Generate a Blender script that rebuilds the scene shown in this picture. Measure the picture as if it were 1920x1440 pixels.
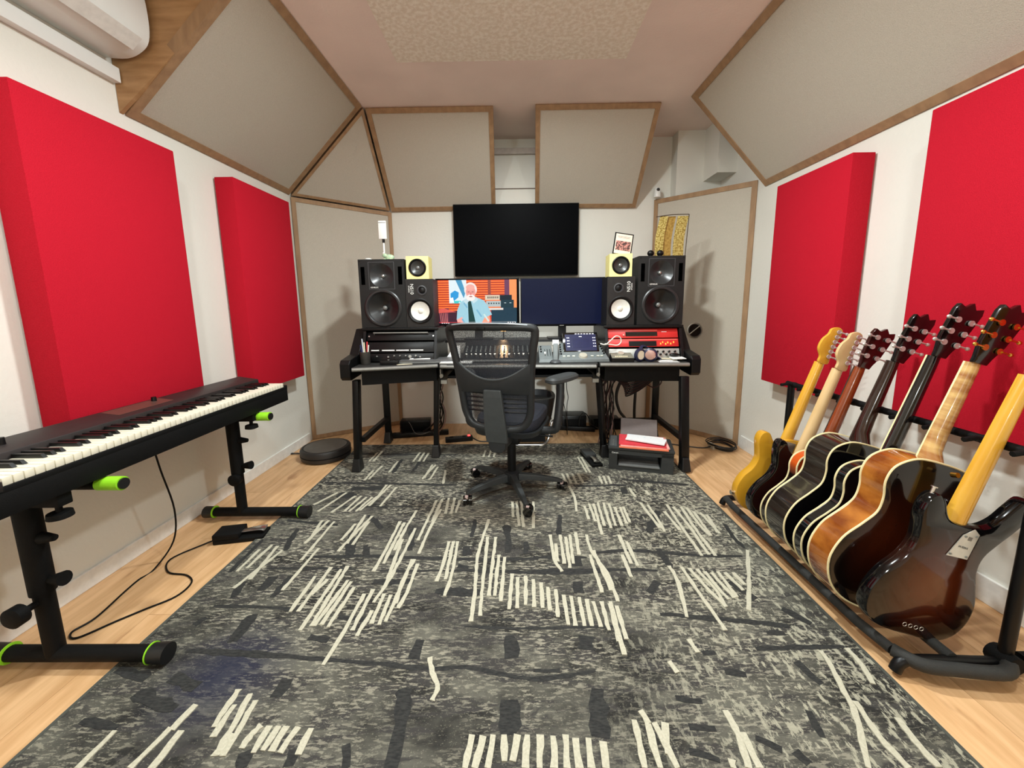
import bpy, bmesh, math, random
from mathutils import Vector, Matrix
random.seed(7)
SC=bpy.context.scene; COL=SC.collection
for o in list(bpy.data.objects): bpy.data.objects.remove(o)
# ------------------------------------------------------------------ camera, light, exposure
cd=bpy.data.cameras.new('camera'); cam=bpy.data.objects.new('camera',cd); COL.objects.link(cam)
cd.sensor_fit='HORIZONTAL'; cd.sensor_width=36.0; cd.lens=720*36/1920; cd.shift_y=-41/1920; cd.clip_start=.02
cam.matrix_world=Matrix(((0.99990,0.0099994,0.0098185,0),(0.0082425,0.1469918,-0.9891034,0),(-0.0113336,0.9890872,0.1468949,1.12),(0,0,0,1)))
SC.camera=cam
w=bpy.data.worlds.new('world'); SC.world=w; w.use_nodes=True
w.node_tree.nodes['Background'].inputs[0].default_value=(.95,.98,1,1); w.node_tree.nodes['Background'].inputs[1].default_value=.08
def light(name,kind,loc,energy,col=(.91,.985,.985),size=.3,rot=(0,0,0),**k):
    l=bpy.data.lights.new(name,kind); l.energy=energy; l.color=col
    if kind=='AREA': l.shape='DISK'; l.size=size
    else: l.shadow_soft_size=size
    for a,b in k.items(): setattr(l,a,b)
    o=bpy.data.objects.new(name,l); o.location=loc; o.rotation_euler=rot; COL.objects.link(o); return o
light('ceiling_lamp_light','AREA',(0.05,1.80,2.50),44,size=.16)
light('rear_lamp_light','POINT',(0.05,-2.6,1.75),24,size=.07)
light('rear_spot_light','SPOT',(0.05,-2.6,1.72),430,size=.04,rot=(math.radians(76.9),0,0),spot_size=math.radians(13),spot_blend=.6)
light('added_console_glow_light','SPOT',(-.09,2.855,.915),6,col=(1,.62,.32),size=.01,rot=(math.radians(-38),0,0),spot_size=math.radians(70),spot_blend=1)  # added warm spot that makes the glow on the mixer
light('wall_washer_light','AREA',(-.88,.70,2.50),26,size=.14,rot=(0,math.radians(-24),0))
light('wall_washer_light','AREA',(.92,.60,2.50),18,size=.14,rot=(0,math.radians(24),0))
SC.view_settings.view_transform='Standard'; SC.view_settings.look='None'
SC.view_settings.exposure=0.27; SC.view_settings.gamma=1.0; SC.view_settings.use_curve_mapping=False
# ------------------------------------------------------------------ materials
def lin(c): return tuple((v/255/12.92 if v/255<=.04045 else ((v/255+.055)/1.055)**2.4) for v in c)+(1,)
MATS={}
def mat(name,c,rough=.6,metal=0,c2=None,scale=40,bump=0,stretch=(1,1,1),coat=0,emit=0,alpha=1,trans=0,detail=4,lo=.35,hi=.65,bscale=None,spec=.5,rand=0):
    if name in MATS: return MATS[name]
    m=bpy.data.materials.new(name); m.use_nodes=True; n=m.node_tree.nodes; L=m.node_tree.links; b=n['Principled BSDF']
    b.inputs['Roughness'].default_value=rough; b.inputs['Metallic'].default_value=metal
    b.inputs['Base Color'].default_value=lin(c); b.inputs['Specular IOR Level'].default_value=spec
    b.inputs['Coat Weight'].default_value=coat; b.inputs['Coat Roughness'].default_value=.05
    if emit: b.inputs['Emission Color'].default_value=lin(c); b.inputs['Emission Strength'].default_value=emit
    if alpha<1: b.inputs['Alpha'].default_value=alpha
    if trans: b.inputs['Transmission Weight'].default_value=trans
    tc=n.new('ShaderNodeTexCoord'); mp=n.new('ShaderNodeMapping'); mp.inputs['Scale'].default_value=stretch
    L.new(tc.outputs['Object'],mp.inputs[0]); vec=mp.outputs[0]
    if rand:
        oi=n.new('ShaderNodeObjectInfo'); cx=n.new('ShaderNodeVectorMath'); cx.operation='ADD'
        sx=n.new('ShaderNodeMath'); sx.operation='MULTIPLY'; sx.inputs[1].default_value=37; L.new(oi.outputs['Random'],sx.inputs[0])
        L.new(vec,cx.inputs[0]); L.new(sx.outputs[0],cx.inputs[1]); vec=cx.outputs[0]
    if c2 or bump or 1:
        nz=n.new('ShaderNodeTexNoise'); nz.inputs['Scale'].default_value=scale; nz.inputs['Detail'].default_value=detail; L.new(vec,nz.inputs['Vector'])
        r=n.new('ShaderNodeValToRGB'); r.color_ramp.elements[0].position=lo; r.color_ramp.elements[1].position=hi
        if c2 is None: c2=tuple(min(255,v*1.04+2) for v in c)
        r.color_ramp.elements[0].color=lin(c); r.color_ramp.elements[1].color=lin(c2); L.new(nz.outputs['Fac'],r.inputs[0])
        out=r.outputs[0]
        if rand:
            hs=n.new('ShaderNodeHueSaturation'); ma=n.new('ShaderNodeMapRange'); ma.inputs[3].default_value=1-rand; ma.inputs[4].default_value=1+rand
            L.new(oi.outputs['Random'],ma.inputs[0]); L.new(ma.outputs[0],hs.inputs['Value']); L.new(out,hs.inputs['Color']); out=hs.outputs[0]
        L.new(out,b.inputs['Base Color'])
        if emit: L.new(out,b.inputs['Emission Color'])
        if bump:
            bz=nz
            if bscale: bz=n.new('ShaderNodeTexNoise'); bz.inputs['Scale'].default_value=bscale; bz.inputs['Detail'].default_value=3; L.new(vec,bz.inputs['Vector'])
            bp=n.new('ShaderNodeBump'); bp.inputs['Strength'].default_value=bump; bp.inputs['Distance'].default_value=.004; L.new(bz.outputs['Fac'],bp.inputs['Height']); L.new(bp.outputs[0],b.inputs['Normal'])
    MATS[name]=m; return m
WALL=mat('wall_paint',(228,226,216),.7,bump=.25,bscale=60,scale=2,c2=(232,229,219))

CEIL=mat('ceiling_paint',(234,218,210),.85,scale=2,bump=.15,bscale=80)
TEX=mat('ceiling_texture',(232,222,206),.9,c2=(246,240,228),scale=45,bump=.7,lo=.42,hi=.6,detail=6)
WOOD=mat('raw_pine',(150,118,86),.65,c2=(168,134,98),scale=9,stretch=(3,3,.6),bump=.1,bscale=60)
PLY=mat('plywood',(158,118,76),.6,c2=(182,142,98),scale=6,stretch=(1,1,6))
FAB=mat('greige_fabric',(188,180,165),.95,c2=(200,192,178),scale=300,bump=.4,spec=.1)
RED=mat('red_fabric',(184,22,40),.9,c2=(194,28,48),scale=350,bump=.5,spec=.12)
WHITE=mat('white_plastic',(240,240,236),.35,c2=(241,241,237))
WHITE2=mat('white_trim',(228,226,220),.4)
BLK=mat('black_powdercoat',(5,5,5),.5,spec=.18)
BLK2=mat('black_satin',(11,11,12),.38,spec=.3)
BLKG=mat('black_gloss',(8,8,9),.08,coat=.6)
BLKM=mat('black_matte',(6,6,6),.7,spec=.2,bump=.2,bscale=300)
SPK=mat('speaker_paint',(27,28,28),.5,spec=.3,bump=.15,bscale=500)
RUB=mat('black_rubber',(16,16,17),.45)
CONE=mat('speaker_cone',(24,24,25),.28)
CONEW=mat('white_cone',(232,230,222),.5,c2=(222,219,208),scale=30)
TUN=mat('tuner_nickel',(205,203,198),.3,metal=.45)
CHROME=mat('chrome',(225,222,216),.28,metal=1)
GOLD=mat('gold_metal',(212,170,84),.25,metal=1)
GREY=mat('grey_plastic',(122,126,122),.5)
DGREY=mat('dark_grey_plastic',(62,64,66),.45)
SILV=mat('silver_edge',(150,150,146),.3,metal=.6)
CUBE=mat('pale_yellow_laminate',(238,226,150),.5)
LIME=mat('lime_green_rubber',(150,222,40),.5)
CREAMB=mat('cream_binding',(236,220,170),.35)
PAPER=mat('white_paper',(240,238,234),.7)
REDP=mat('red_folder',(214,60,70),.6)
REDM=mat('red_rack_metal',(206,42,40),.35,c2=(214,52,48),scale=10)
LED=mat('white_led',(255,244,224),.4,emit=3)
REDLED=mat('red_led',(255,40,40),.4,emit=6)
NAVY=mat('navy_screen',(10,18,52),.5,emit=.55,spec=.15)
SCRB=mat('screen_off',(1,1,3),.4,spec=.03)
# ------------------------------------------------------------------ mesh helper
class B:
    def __init__(s): s.bm=bmesh.new()
    def box(s,c,d,rot=None):
        m=Matrix.Translation(c)@(rot.to_4x4() if rot else Matrix())@Matrix.Diagonal((d[0],d[1],d[2],1))
        bmesh.ops.create_cube(s.bm,size=1,matrix=m); return s
    def bb(s,x0,x1,y0,y1,z0,z1): return s.box(((x0+x1)/2,(y0+y1)/2,(z0+z1)/2),(abs(x1-x0),abs(y1-y0),abs(z1-z0)))
    def cyl(s,p,q,r,r2=None,seg=20):
        p=Vector(p);q=Vector(q);d=q-p;m=Matrix.Translation((p+q)/2)@d.to_track_quat('Z','Y').to_matrix().to_4x4()
        bmesh.ops.create_cone(s.bm,cap_ends=True,segments=seg,radius1=r,radius2=r if r2 is None else r2,depth=d.length,matrix=m); return s
    def sph(s,c,r,sc=(1,1,1),rot=None,u=16,v=10):
        m=Matrix.Translation(c)@(rot.to_4x4() if rot else Matrix())@Matrix.Diagonal((sc[0],sc[1],sc[2],1))
        bmesh.ops.create_uvsphere(s.bm,u_segments=u,v_segments=v,radius=r,matrix=m); return s
    def tube(s,pts,r,seg=8,closed=False,sm=True,sub=6,flat=None):
        P=[Vector(p) for p in pts]
        if sm and len(P)>2: P=spline(P,sub,closed)
        n=len(P); rings=[]; up=Vector((0,0,1))
        t0=(P[1]-P[0]).normalized(); nrm=t0.cross(Vector((0,0,1)));
        if nrm.length<.05: nrm=t0.cross(Vector((0,1,0)))
        nrm.normalize()
        for i in range(n):
            a=P[(i-1)%n] if (closed or i>0) else P[i]; b=P[(i+1)%n] if (closed or i<n-1) else P[i]
            t=(b-a).normalized(); nrm=(nrm-t*nrm.dot(t)).normalized(); bn=t.cross(nrm)
            rr=r(i/(n-1)) if callable(r) else r
            fa,fb=(1,1) if not flat else flat
            rings.append([s.bm.verts.new(P[i]+nrm*(math.cos(2*math.pi*k/seg)*rr*fa)+bn*(math.sin(2*math.pi*k/seg)*rr*fb)) for k in range(seg)])
        for i in range(n if closed else n-1):
            A=rings[i];C=rings[(i+1)%n]
            for k in range(seg): s.bm.faces.new((A[k],A[(k+1)%seg],C[(k+1)%seg],C[k]))
        if not closed: s.bm.faces.new(rings[0][::-1]); s.bm.faces.new(rings[-1])
        return s
    def loft(s,rings,cap0=True,cap1=True):
        R=[[s.bm.verts.new(p) for p in r] for r in rings]
        for a,b in zip(R,R[1:]):
            n=len(a)
            for k in range(n): s.bm.faces.new((a[k],a[(k+1)%n],b[(k+1)%n],b[k]))
        if cap0: s.bm.faces.new(R[0][::-1])
        if cap1: s.bm.faces.new(R[-1])
        return s
    def prism(s,poly,ext):   # poly 3d pts, extruded by vector
        e=Vector(ext); return s.loft([[Vector(p) for p in poly],[Vector(p)+e for p in poly]])
    def lathe(s,prof,o=(0,0,0),axis='Z',seg=32):   # prof: (r,h)
        q={'Z':Matrix(),'Y':Matrix.Rotation(math.radians(90),4,'X'),'X':Matrix.Rotation(math.radians(90),4,'Y')}[axis]; o=Vector(o)
        rings=[]
        for r,h in prof:
            rings.append([o+(q@Vector((max(r,1e-4)*math.cos(2*math.pi*k/seg),max(r,1e-4)*math.sin(2*math.pi*k/seg),h))) for k in range(seg)])
        return s.loft(rings)
    def face(s,pts,mi=0):
        f=s.bm.faces.new([s.bm.verts.new(p) for p in pts]); f.material_index=mi; return s
def spline(P,sub=6,closed=False):
    out=[];n=len(P)
    for i in range(n if closed else n-1):
        g=lambda j:P[j%n] if closed else P[max(0,min(n-1,j))]
        a,b,c,d=g(i-1),g(i),g(i+1),g(i+2)
        for k in range(sub):
            t=k/sub; out.append(.5*((2*b)+(c-a)*t+(2*a-5*b+4*c-d)*t*t+(3*b-a-3*c+d)*t**3))
    if not closed: out.append(P[-1])
    return out
def link(name,me,m,par=None,kind=None,label=None):
    o=bpy.data.objects.new(name,me); COL.objects.link(o)
    if par: o.parent=par
    if kind: o['kind']=kind
    if label: o['label']=label
    return o
def obj(name,b,m,par=None,kind=None,smooth=True,bev=0,label=None,w=False,seg=2):
    bm=b.bm
    if w and par:
        M=par.matrix_basis.copy()
        if par.parent: M=par.parent.matrix_basis@M
        bm.transform(M.inverted())
    bmesh.ops.recalc_face_normals(bm,faces=bm.faces)
    if bev:
        es=[e for e in bm.edges if len(e.link_faces)==2 and e.calc_face_angle(0)>.6]
        try: bmesh.ops.bevel(bm,geom=es,offset=bev,segments=seg,affect='EDGES',profile=.5,clamp_overlap=True)
        except Exception: pass
    me=bpy.data.meshes.new(name); bm.to_mesh(me); bm.free()
    for x in (m if isinstance(m,(list,tuple)) else [m]): me.materials.append(x)
    if smooth:
        me.polygons.foreach_set('use_smooth',[True]*len(me.polygons)); me.set_sharp_from_angle(angle=.6)
    return link(name,me,m,par,kind,label)
def tag(o,label,cat,group=None):
    o['label']=label; o['category']=cat
    if group: o['group']=group
    return o
def thing(name,label,cat,loc=(0,0,0),rz=0,group=None,rot=None):
    o=bpy.data.objects.new(name,None); COL.objects.link(o); o.empty_display_size=.05
    r=rot if rot else (0,0,rz)
    o.matrix_basis=Matrix.Translation(loc)@__import__('mathutils').Euler(r).to_matrix().to_4x4()
    return tag(o,label,cat,group)
def dup(root,loc,rot=None,label=None,group=None):
    r=root.copy(); COL.objects.link(r); r.location=loc
    if rot: r.rotation_euler=rot
    if label: r['label']=label
    if group: r['group']=group
    for ch in list(root.children):
        c=ch.copy(); COL.objects.link(c); c.parent=r
        for g in list(ch.children):
            d=g.copy(); COL.objects.link(d); d.parent=c
    return r
def text(name,s,size,m,par,loc,rot,label=None,ext=.0006):
    cu=bpy.data.curves.new(name,'FONT'); cu.body=s; cu.size=size; cu.extrude=ext; cu.align_x='CENTER'; cu.align_y='CENTER'
    t=bpy.data.objects.new('tmp',cu); me=bpy.data.meshes.new_from_object(t); bpy.data.objects.remove(t)
    me.materials.clear(); me.materials.append(m); o=link(name,me,m,par,None,label); o.location=loc; o.rotation_euler=rot; return o
def struct(name,b,m,**k): return obj(name,b,m,kind='structure',smooth=False,**k)
R=math.radians
# ------------------------------------------------------------------ room shell
XW,XE,YB,YR,ZC=-1.75,1.75,3.57,-3.0,2.54
struct('wall_left',B().bb(XW-.1,XW,YR-.1,YB+.1,-.05,ZC+.1),WALL)
struct('wall_right',B().bb(XE,XE+.1,YR-.1,YB+.1,-.05,ZC+.1),WALL)
struct('wall_back',B().bb(XW,XE,YB,YB+.1,-.05,ZC+.1),WALL)
struct('wall_front',B().bb(XW,XE,YR-.1,YR,-.05,ZC+.1),WALL)
ceil=struct('ceiling',B().bb(XW,XE,YR,YB,ZC,ZC+.1),CEIL)
obj('textured_ceiling_patch',B().bb(-.68,.66,-.6,2.48,ZC-.006,ZC+.001),TEX,ceil,smooth=False,label='rough stippled greige rectangle in the ceiling')
floor=struct('floor',B().bb(XW,XE,YR,YB,-.05,-.012),BLKM)
OAK=mat('oak_plank',(206,160,112),.42,c2=(228,184,136),scale=5,stretch=(7,.9,1),detail=7,rand=.05,bump=.05,bscale=30)
def oak_knots(m):
    n=m.node_tree.nodes;L=m.node_tree.links;b=n['Principled BSDF'];src=b.inputs['Base Color'].links[0].from_socket
    tc=n.new('ShaderNodeTexCoord');mp=n.new('ShaderNodeMapping');mp.inputs['Scale'].default_value=(5,1.5,1);L.new(tc.outputs['Object'],mp.inputs[0])
    nz=n.new('ShaderNodeTexNoise');nz.inputs['Scale'].default_value=2.6;nz.inputs['Detail'].default_value=5;L.new(mp.outputs[0],nz.inputs['Vector'])
    r=n.new('ShaderNodeValToRGB');r.color_ramp.elements[0].position=.62;r.color_ramp.elements[0].color=(0,0,0,1);r.color_ramp.elements[1].position=.74;r.color_ramp.elements[1].color=(.75,.75,.75,1);L.new(nz.outputs['Fac'],r.inputs[0])
    mx=n.new('ShaderNodeMix');mx.data_type='RGBA';L.new(r.outputs[0],mx.inputs[0]);L.new(src,mx.inputs[6]);mx.inputs[7].default_value=lin((150,100,60));L.new(mx.outputs[2],b.inputs['Base Color'])
oak_knots(OAK)
PW=.19; i=0; x=XW
while x<XE-.01:
    x1=min(x+PW,XE); y=YR-(i*.47)%1.3
    while y<YB:
        a=max(y,YR); b_=min(y+1.3,YB)
        if b_>a+.02: obj('plank',B().bb(x+.0006,x1-.0006,a+.0006,b_-.0006,-.012,0),OAK,floor,smooth=False)
        y+=1.3
    x=x1;i+=1
struct('baseboard_left',B().bb(XW,XW+.012,YR,3.1,0,.075),WHITE2,bev=.003)
struct('baseboard_right',B().bb(XE-.012,XE,YR,2.88,0,.10),WHITE2,bev=.003)
struct('baseboard_back',B().bb(-1.09,1.2,YB-.012,YB,0,.02),WHITE2)
struct('trim_1',B().bb(1.372,XE,3.45,YB,1.9,ZC),WALL)            # boxed corner column above the door panel
struct('trim_2',B().bb(1.60,XE,3.22,3.45,2.135,ZC),WALL)
g=B(); g.bb(-.17,.19,YB-.03,YB,2.41,2.46); struct('trim_3',g,mat('duct_paint',(190,180,172),.6),bev=.004)
struct('trim_4',B().bb(-.19,.20,YB-.008,YB,2.13,2.136),mat('joint_line',(110,96,86),.8))
# ------------------------------------------------------------------ framed fabric panels
def panel(name,label,cn,inward,thick=.05,fw=.04,cat='acoustic panel',group=None,fwood=WOOD):
    cn=[Vector(c) for c in cn]; c=sum(cn,Vector())/len(cn)
    n=(cn[1]-cn[0]).cross(cn[2]-cn[1]).normalized()
    if n.dot(Vector(inward)-c)<0: n=-n
    k=len(cn); ins=[]; 
    def inset(d):
        out=[]
        for i in range(k):
            a,b,e=cn[i-1],cn[i],cn[(i+1)%k]; u=(a-b).normalized(); v=(e-b).normalized()
            h=(u+v).normalized(); s=d/max(.15,math.sin(u.angle(v)/2)); out.append(b+h*s)
        return out
    I=inset(fw)
    base=min(cn,key=lambda p:p.z); t=thing(name,label,cat,base,group=group)
    obj('fabric_panel',B().prism([p-n*.006 for p in inset(fw-.002)],-n*(thick-.012)),FAB,t,w=True,smooth=False)
    for i in range(k):
        j=(i+1)%k
        obj('frame_board',B().prism([cn[i],cn[j],I[j],I[i]],-n*thick),fwood,t,w=True,smooth=False)
    return t,n
RC=(0,1.5,1.2)
# side clouds (sloped between wall and ceiling)
TL=(-1.08,2.97,2.535); TLn=(-1.08,1.80,2.535)
panel('ceiling_cloud','large sloped greige fabric panel above the left wall, beside the air conditioner',[(-1.742,1.86,1.985),(-1.742,3.12,1.985),TL,TLn],RC,group=None)
obj_end=B().prism([(-1.748,1.835,1.985),(-1.748,1.835,2.538),(-1.085,1.835,2.538)],(0,.018,0))
tag(obj('plywood_end_board',obj_end,PLY,smooth=False),'triangular plywood board closing the near end of the left sloped panel','board')
panel('ceiling_cloud','long sloped greige fabric panel in a pine frame above the right wall',[(1.742,.55,1.915),(1.742,2.83,1.915),(1.235,2.915,2.535),(1.235,.55,2.535)],RC)
panel('ceiling_cloud','sloped greige fabric panel over the back wall, left of the gap above the television',[(-1.085,3.545,1.95),(-.165,3.545,1.955),(-.145,2.99,2.53),(-1.065,2.99,2.53)],RC,fw=.034)
panel('ceiling_cloud','sloped greige fabric panel over the back wall, right of the gap above the television',[(.185,3.545,1.965),(1.065,3.545,1.955),(1.055,2.98,2.53),(.160,2.98,2.53)],RC,fw=.034)
panel('corner_cloud','triangular greige fabric panel filling the left rear corner under the ceiling',[(-1.735,3.135,1.985),(-1.10,3.545,1.955),(-1.078,2.985,2.53)],RC,fw=.02)
# diagonal floor standing corner panels
panel('corner_absorber','tall greige fabric panel standing across the left rear corner',[(-1.742,3.135,.004),(-1.742,3.135,1.975),(-1.09,3.56,1.945),(-1.09,3.56,.004)],RC,thick=.045,fw=.032)
cp,cn_=panel('covered_door','tall greige fabric covered door panel across the right rear corner with a round pull',[(1.742,2.92,.004),(1.742,2.92,1.985),(1.23,3.555,2.02),(1.23,3.555,.004)],RC,thick=.045,fw=.036)
h=Vector((1.499,3.2215,.895)); n=cn_
hb=B(); q=n.to_track_quat('Z','Y').to_matrix().to_4x4(); hb.lathe([(.062,0),(.062,.010),(.054,.012),(.050,.002),(.0,.001)]); hb.bm.transform(Matrix.Translation(h)@q); ho=obj('round_pull',hb,CHROME,cp,w=True)
hb=B(); hb.cyl((0,0,.004),(0,0,.005),.050); hb.bm.transform(Matrix.Translation(h)@q); obj('pull_recess',hb,mat('bronze_dark',(52,40,34),.3,metal=.6),cp,w=True)
hb=B(); hb.cyl((-.040,-.034,.012),(.042,.038,.012),.004); hb.bm.transform(Matrix.Translation(h)@q); obj('pull_bar',hb,CHROME,cp,w=True)
# red panels
def redp(label,x0,x1,y0,y1,z0,z1,cutx):
    t=thing('red_acoustic_panel',label,'acoustic panel',((x0+x1)/2,(y0+y1)/2,z0))
    s=1 if x0<0 else -1; wx=(x0 if x0<0 else x1)+s*.010; fx=wx+s*.11
    obj('fabric_front',B().prism([(wx,y0,z0),(fx,y0,z0),(fx,y1,z0),(wx,y1,z0)],(0,0,z1-z0)),RED,t,w=True,bev=.004)
    return t
redp('big red fabric wall panel behind the keyboard, nearest on the left wall',XW,XW+.12,1.345,1.955,.60,1.868,0)
redp('narrower-looking red fabric wall panel on the left wall, by the corner panel',XW,XW+.12,2.345,2.905,.60,1.875,0)
redp('red fabric wall panel on the right wall beside the corner door panel',XE-.12,XE,1.985,2.525,.61,1.828,0)
redp('big red fabric panel on the right wall, nearest, behind the guitar heads',XE-.12,XE,1.02,1.635,.64,1.852,0)
# air conditioner and duct
t=thing('air_conditioner','white split air conditioner unit high on the left wall','air conditioner',(XW,1.3,2.2))
prof=[(0,0),(.10,-.005),(.165,.02),(.20,.06),(.21,.14),(.20,.25),(.17,.29),(0,.295)]
pts=spline([Vector((XW+a,0,2.19+b)) for a,b in prof],4)
obj('body',B().prism([(p.x,.95,p.z) for p in pts],(0,.86,0)),WHITE,t,w=True,bev=.004)
obj('air_slot',B().prism([(XW+.120,1.0,2.191),(XW+.150,1.0,2.2025),(XW+.150,1.0,2.212),(XW+.120,1.0,2.200)],(0,.74,0)),BLK,t,w=True)
obj('louvre_flap',B().prism([(XW+.156,1.0,2.198),(XW+.202,1.0,2.238),(XW+.206,1.0,2.236),(XW+.160,1.0,2.195)],(0,.77,0)),WHITE2,t,w=True)
tag(obj('cable_duct',B().bb(XW,XW+.035,.3,1.83,2.10,2.16),WHITE,bev=.003),'white plastic duct running along the wall below the air conditioner','duct')
# ------------------------------------------------------------------ rug
def rugmat():
    m=bpy.data.materials.new('woven_rug'); m.use_nodes=True; n=m.node_tree.nodes;L=m.node_tree.links;b=n['Principled BSDF'];b.inputs['Roughness'].default_value=.95;b.inputs['Specular IOR Level'].default_value=.1
    tc=n.new('ShaderNodeTexCoord')
    def nz(sc,st,det=6,lo=.4,hi=.6,c=None,dist=0):
        mp=n.new('ShaderNodeMapping');mp.inputs['Scale'].default_value=st;L.new(tc.outputs['Object'],mp.inputs[0])
        z=n.new('ShaderNodeTexNoise');z.inputs['Scale'].default_value=sc;z.inputs['Detail'].default_value=det;z.inputs['Roughness'].default_value=.65;z.inputs['Distortion'].default_value=dist;L.new(mp.outputs[0],z.inputs['Vector'])
        r=n.new('ShaderNodeValToRGB');r.color_ramp.elements[0].position=lo;r.color_ramp.elements[1].position=hi
        if c: r.color_ramp.elements[0].color=lin(c[0]);r.color_ramp.elements[1].color=lin(c[1])
        L.new(z.outputs['Fac'],r.inputs[0]); return r.outputs[0],z
    def mix(f,a,c,mode='MIX'):
        x=n.new('ShaderNodeMix');x.data_type='RGBA';x.blend_type=mode
        L.new(f,x.inputs[0]) if not isinstance(f,float) else setattr(x.inputs[0],'default_value',f)
        for s,v in((6,a),(7,c)):
            if isinstance(v,tuple): x.inputs[s].default_value=v
            else: L.new(v,x.inputs[s])
        return x.outputs[2]
    base,_=nz(2.2,(1,1.6,1),5,.42,.58,((48,47,45),(100,98,89)))
    pat,_=nz(5,(1,4,1),8,.5,.56,dist=.6); c=mix(pat,base,lin((66,64,62)))
    streak,_=nz(30,(1.2,4.5,1),9,.53,.57); reg,_=nz(2.0,(1,1.3,1),3,.38,.53)
    mm=n.new('ShaderNodeMath');mm.operation='MULTIPLY';L.new(streak,mm.inputs[0]);L.new(reg,mm.inputs[1])
    sep=n.new('ShaderNodeSeparateXYZ');L.new(tc.outputs['Object'],sep.inputs[0])
    mr=n.new('ShaderNodeMapRange');L.new(sep.outputs[1],mr.inputs[0]);mr.inputs[1].default_value=.7;mr.inputs[2].default_value=2.1;mr.inputs[3].default_value=.32;mr.inputs[4].default_value=1.0
    m2=n.new('ShaderNodeMath');m2.operation='MULTIPLY';L.new(mm.outputs[0],m2.inputs[0]);L.new(mr.outputs[0],m2.inputs[1])
    c=mix(m2.outputs[0],c,lin((184,178,158)))
    # right hand side: diagonal fine flecks
    fl,_=nz(26,(2.2,1,1),9,.54,.58); gx=n.new('ShaderNodeMapRange');L.new(sep.outputs[0],gx.inputs[0]);gx.inputs[1].default_value=.15;gx.inputs[2].default_value=.75
    m3=n.new('ShaderNodeMath');m3.operation='MULTIPLY';L.new(fl,m3.inputs[0]);L.new(gx.outputs[0],m3.inputs[1]); m4=n.new('ShaderNodeMath');m4.operation='MULTIPLY';L.new(m3.outputs[0],m4.inputs[0]);m4.inputs[1].default_value=.8
    c=mix(m4.outputs[0],c,lin((176,172,152)))
    sp,_=nz(160,(1,1.4,1),3,.6,.68); m5=n.new('ShaderNodeMath');m5.operation='MULTIPLY';L.new(sp,m5.inputs[0]);m5.inputs[1].default_value=.35; c=mix(m5.outputs[0],c,lin((176,170,150)))
    # blue dyed patch near left
    vm=n.new('ShaderNodeVectorMath');vm.operation='DISTANCE';L.new(tc.outputs['Object'],vm.inputs[0]);vm.inputs[1].default_value=(-.90,1.02,0)
    rr=n.new('ShaderNodeMapRange');L.new(vm.outputs['Value'],rr.inputs[0]);rr.inputs[1].default_value=.22;rr.inputs[2].default_value=.04;rr.inputs[3].default_value=0;rr.inputs[4].default_value=.75
    c=mix(rr.outputs[0],c,lin((34,38,62)))
    L.new(c,b.inputs['Base Color'])
    z2=n.new('ShaderNodeTexNoise');z2.inputs['Scale'].default_value=420;L.new(tc.outputs['Object'],z2.inputs['Vector'])
    bp=n.new('ShaderNodeBump');bp.inputs['Strength'].default_value=.6;bp.inputs['Distance'].default_value=.003;L.new(z2.outputs['Fac'],bp.inputs['Height']);L.new(bp.outputs[0],b.inputs['Normal'])
    return m
rug=thing('area_rug','large charcoal and grey distressed rug with cream brush-stroke lines','rug',(0,0,0))
obj('woven_field',B().bb(-1.268,1.108,-.3,2.97,0.0005,.010),rugmat(),rug)
obj('bound_edge',B().bb(-1.272,-1.262,-.3,2.975,.0005,.0108).bb(1.102,1.112,-.3,2.975,.0005,.0108).bb(-1.27,1.11,2.965,2.975,.0005,.0108),mat('rug_binding',(70,72,66),.9),rug)
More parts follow.
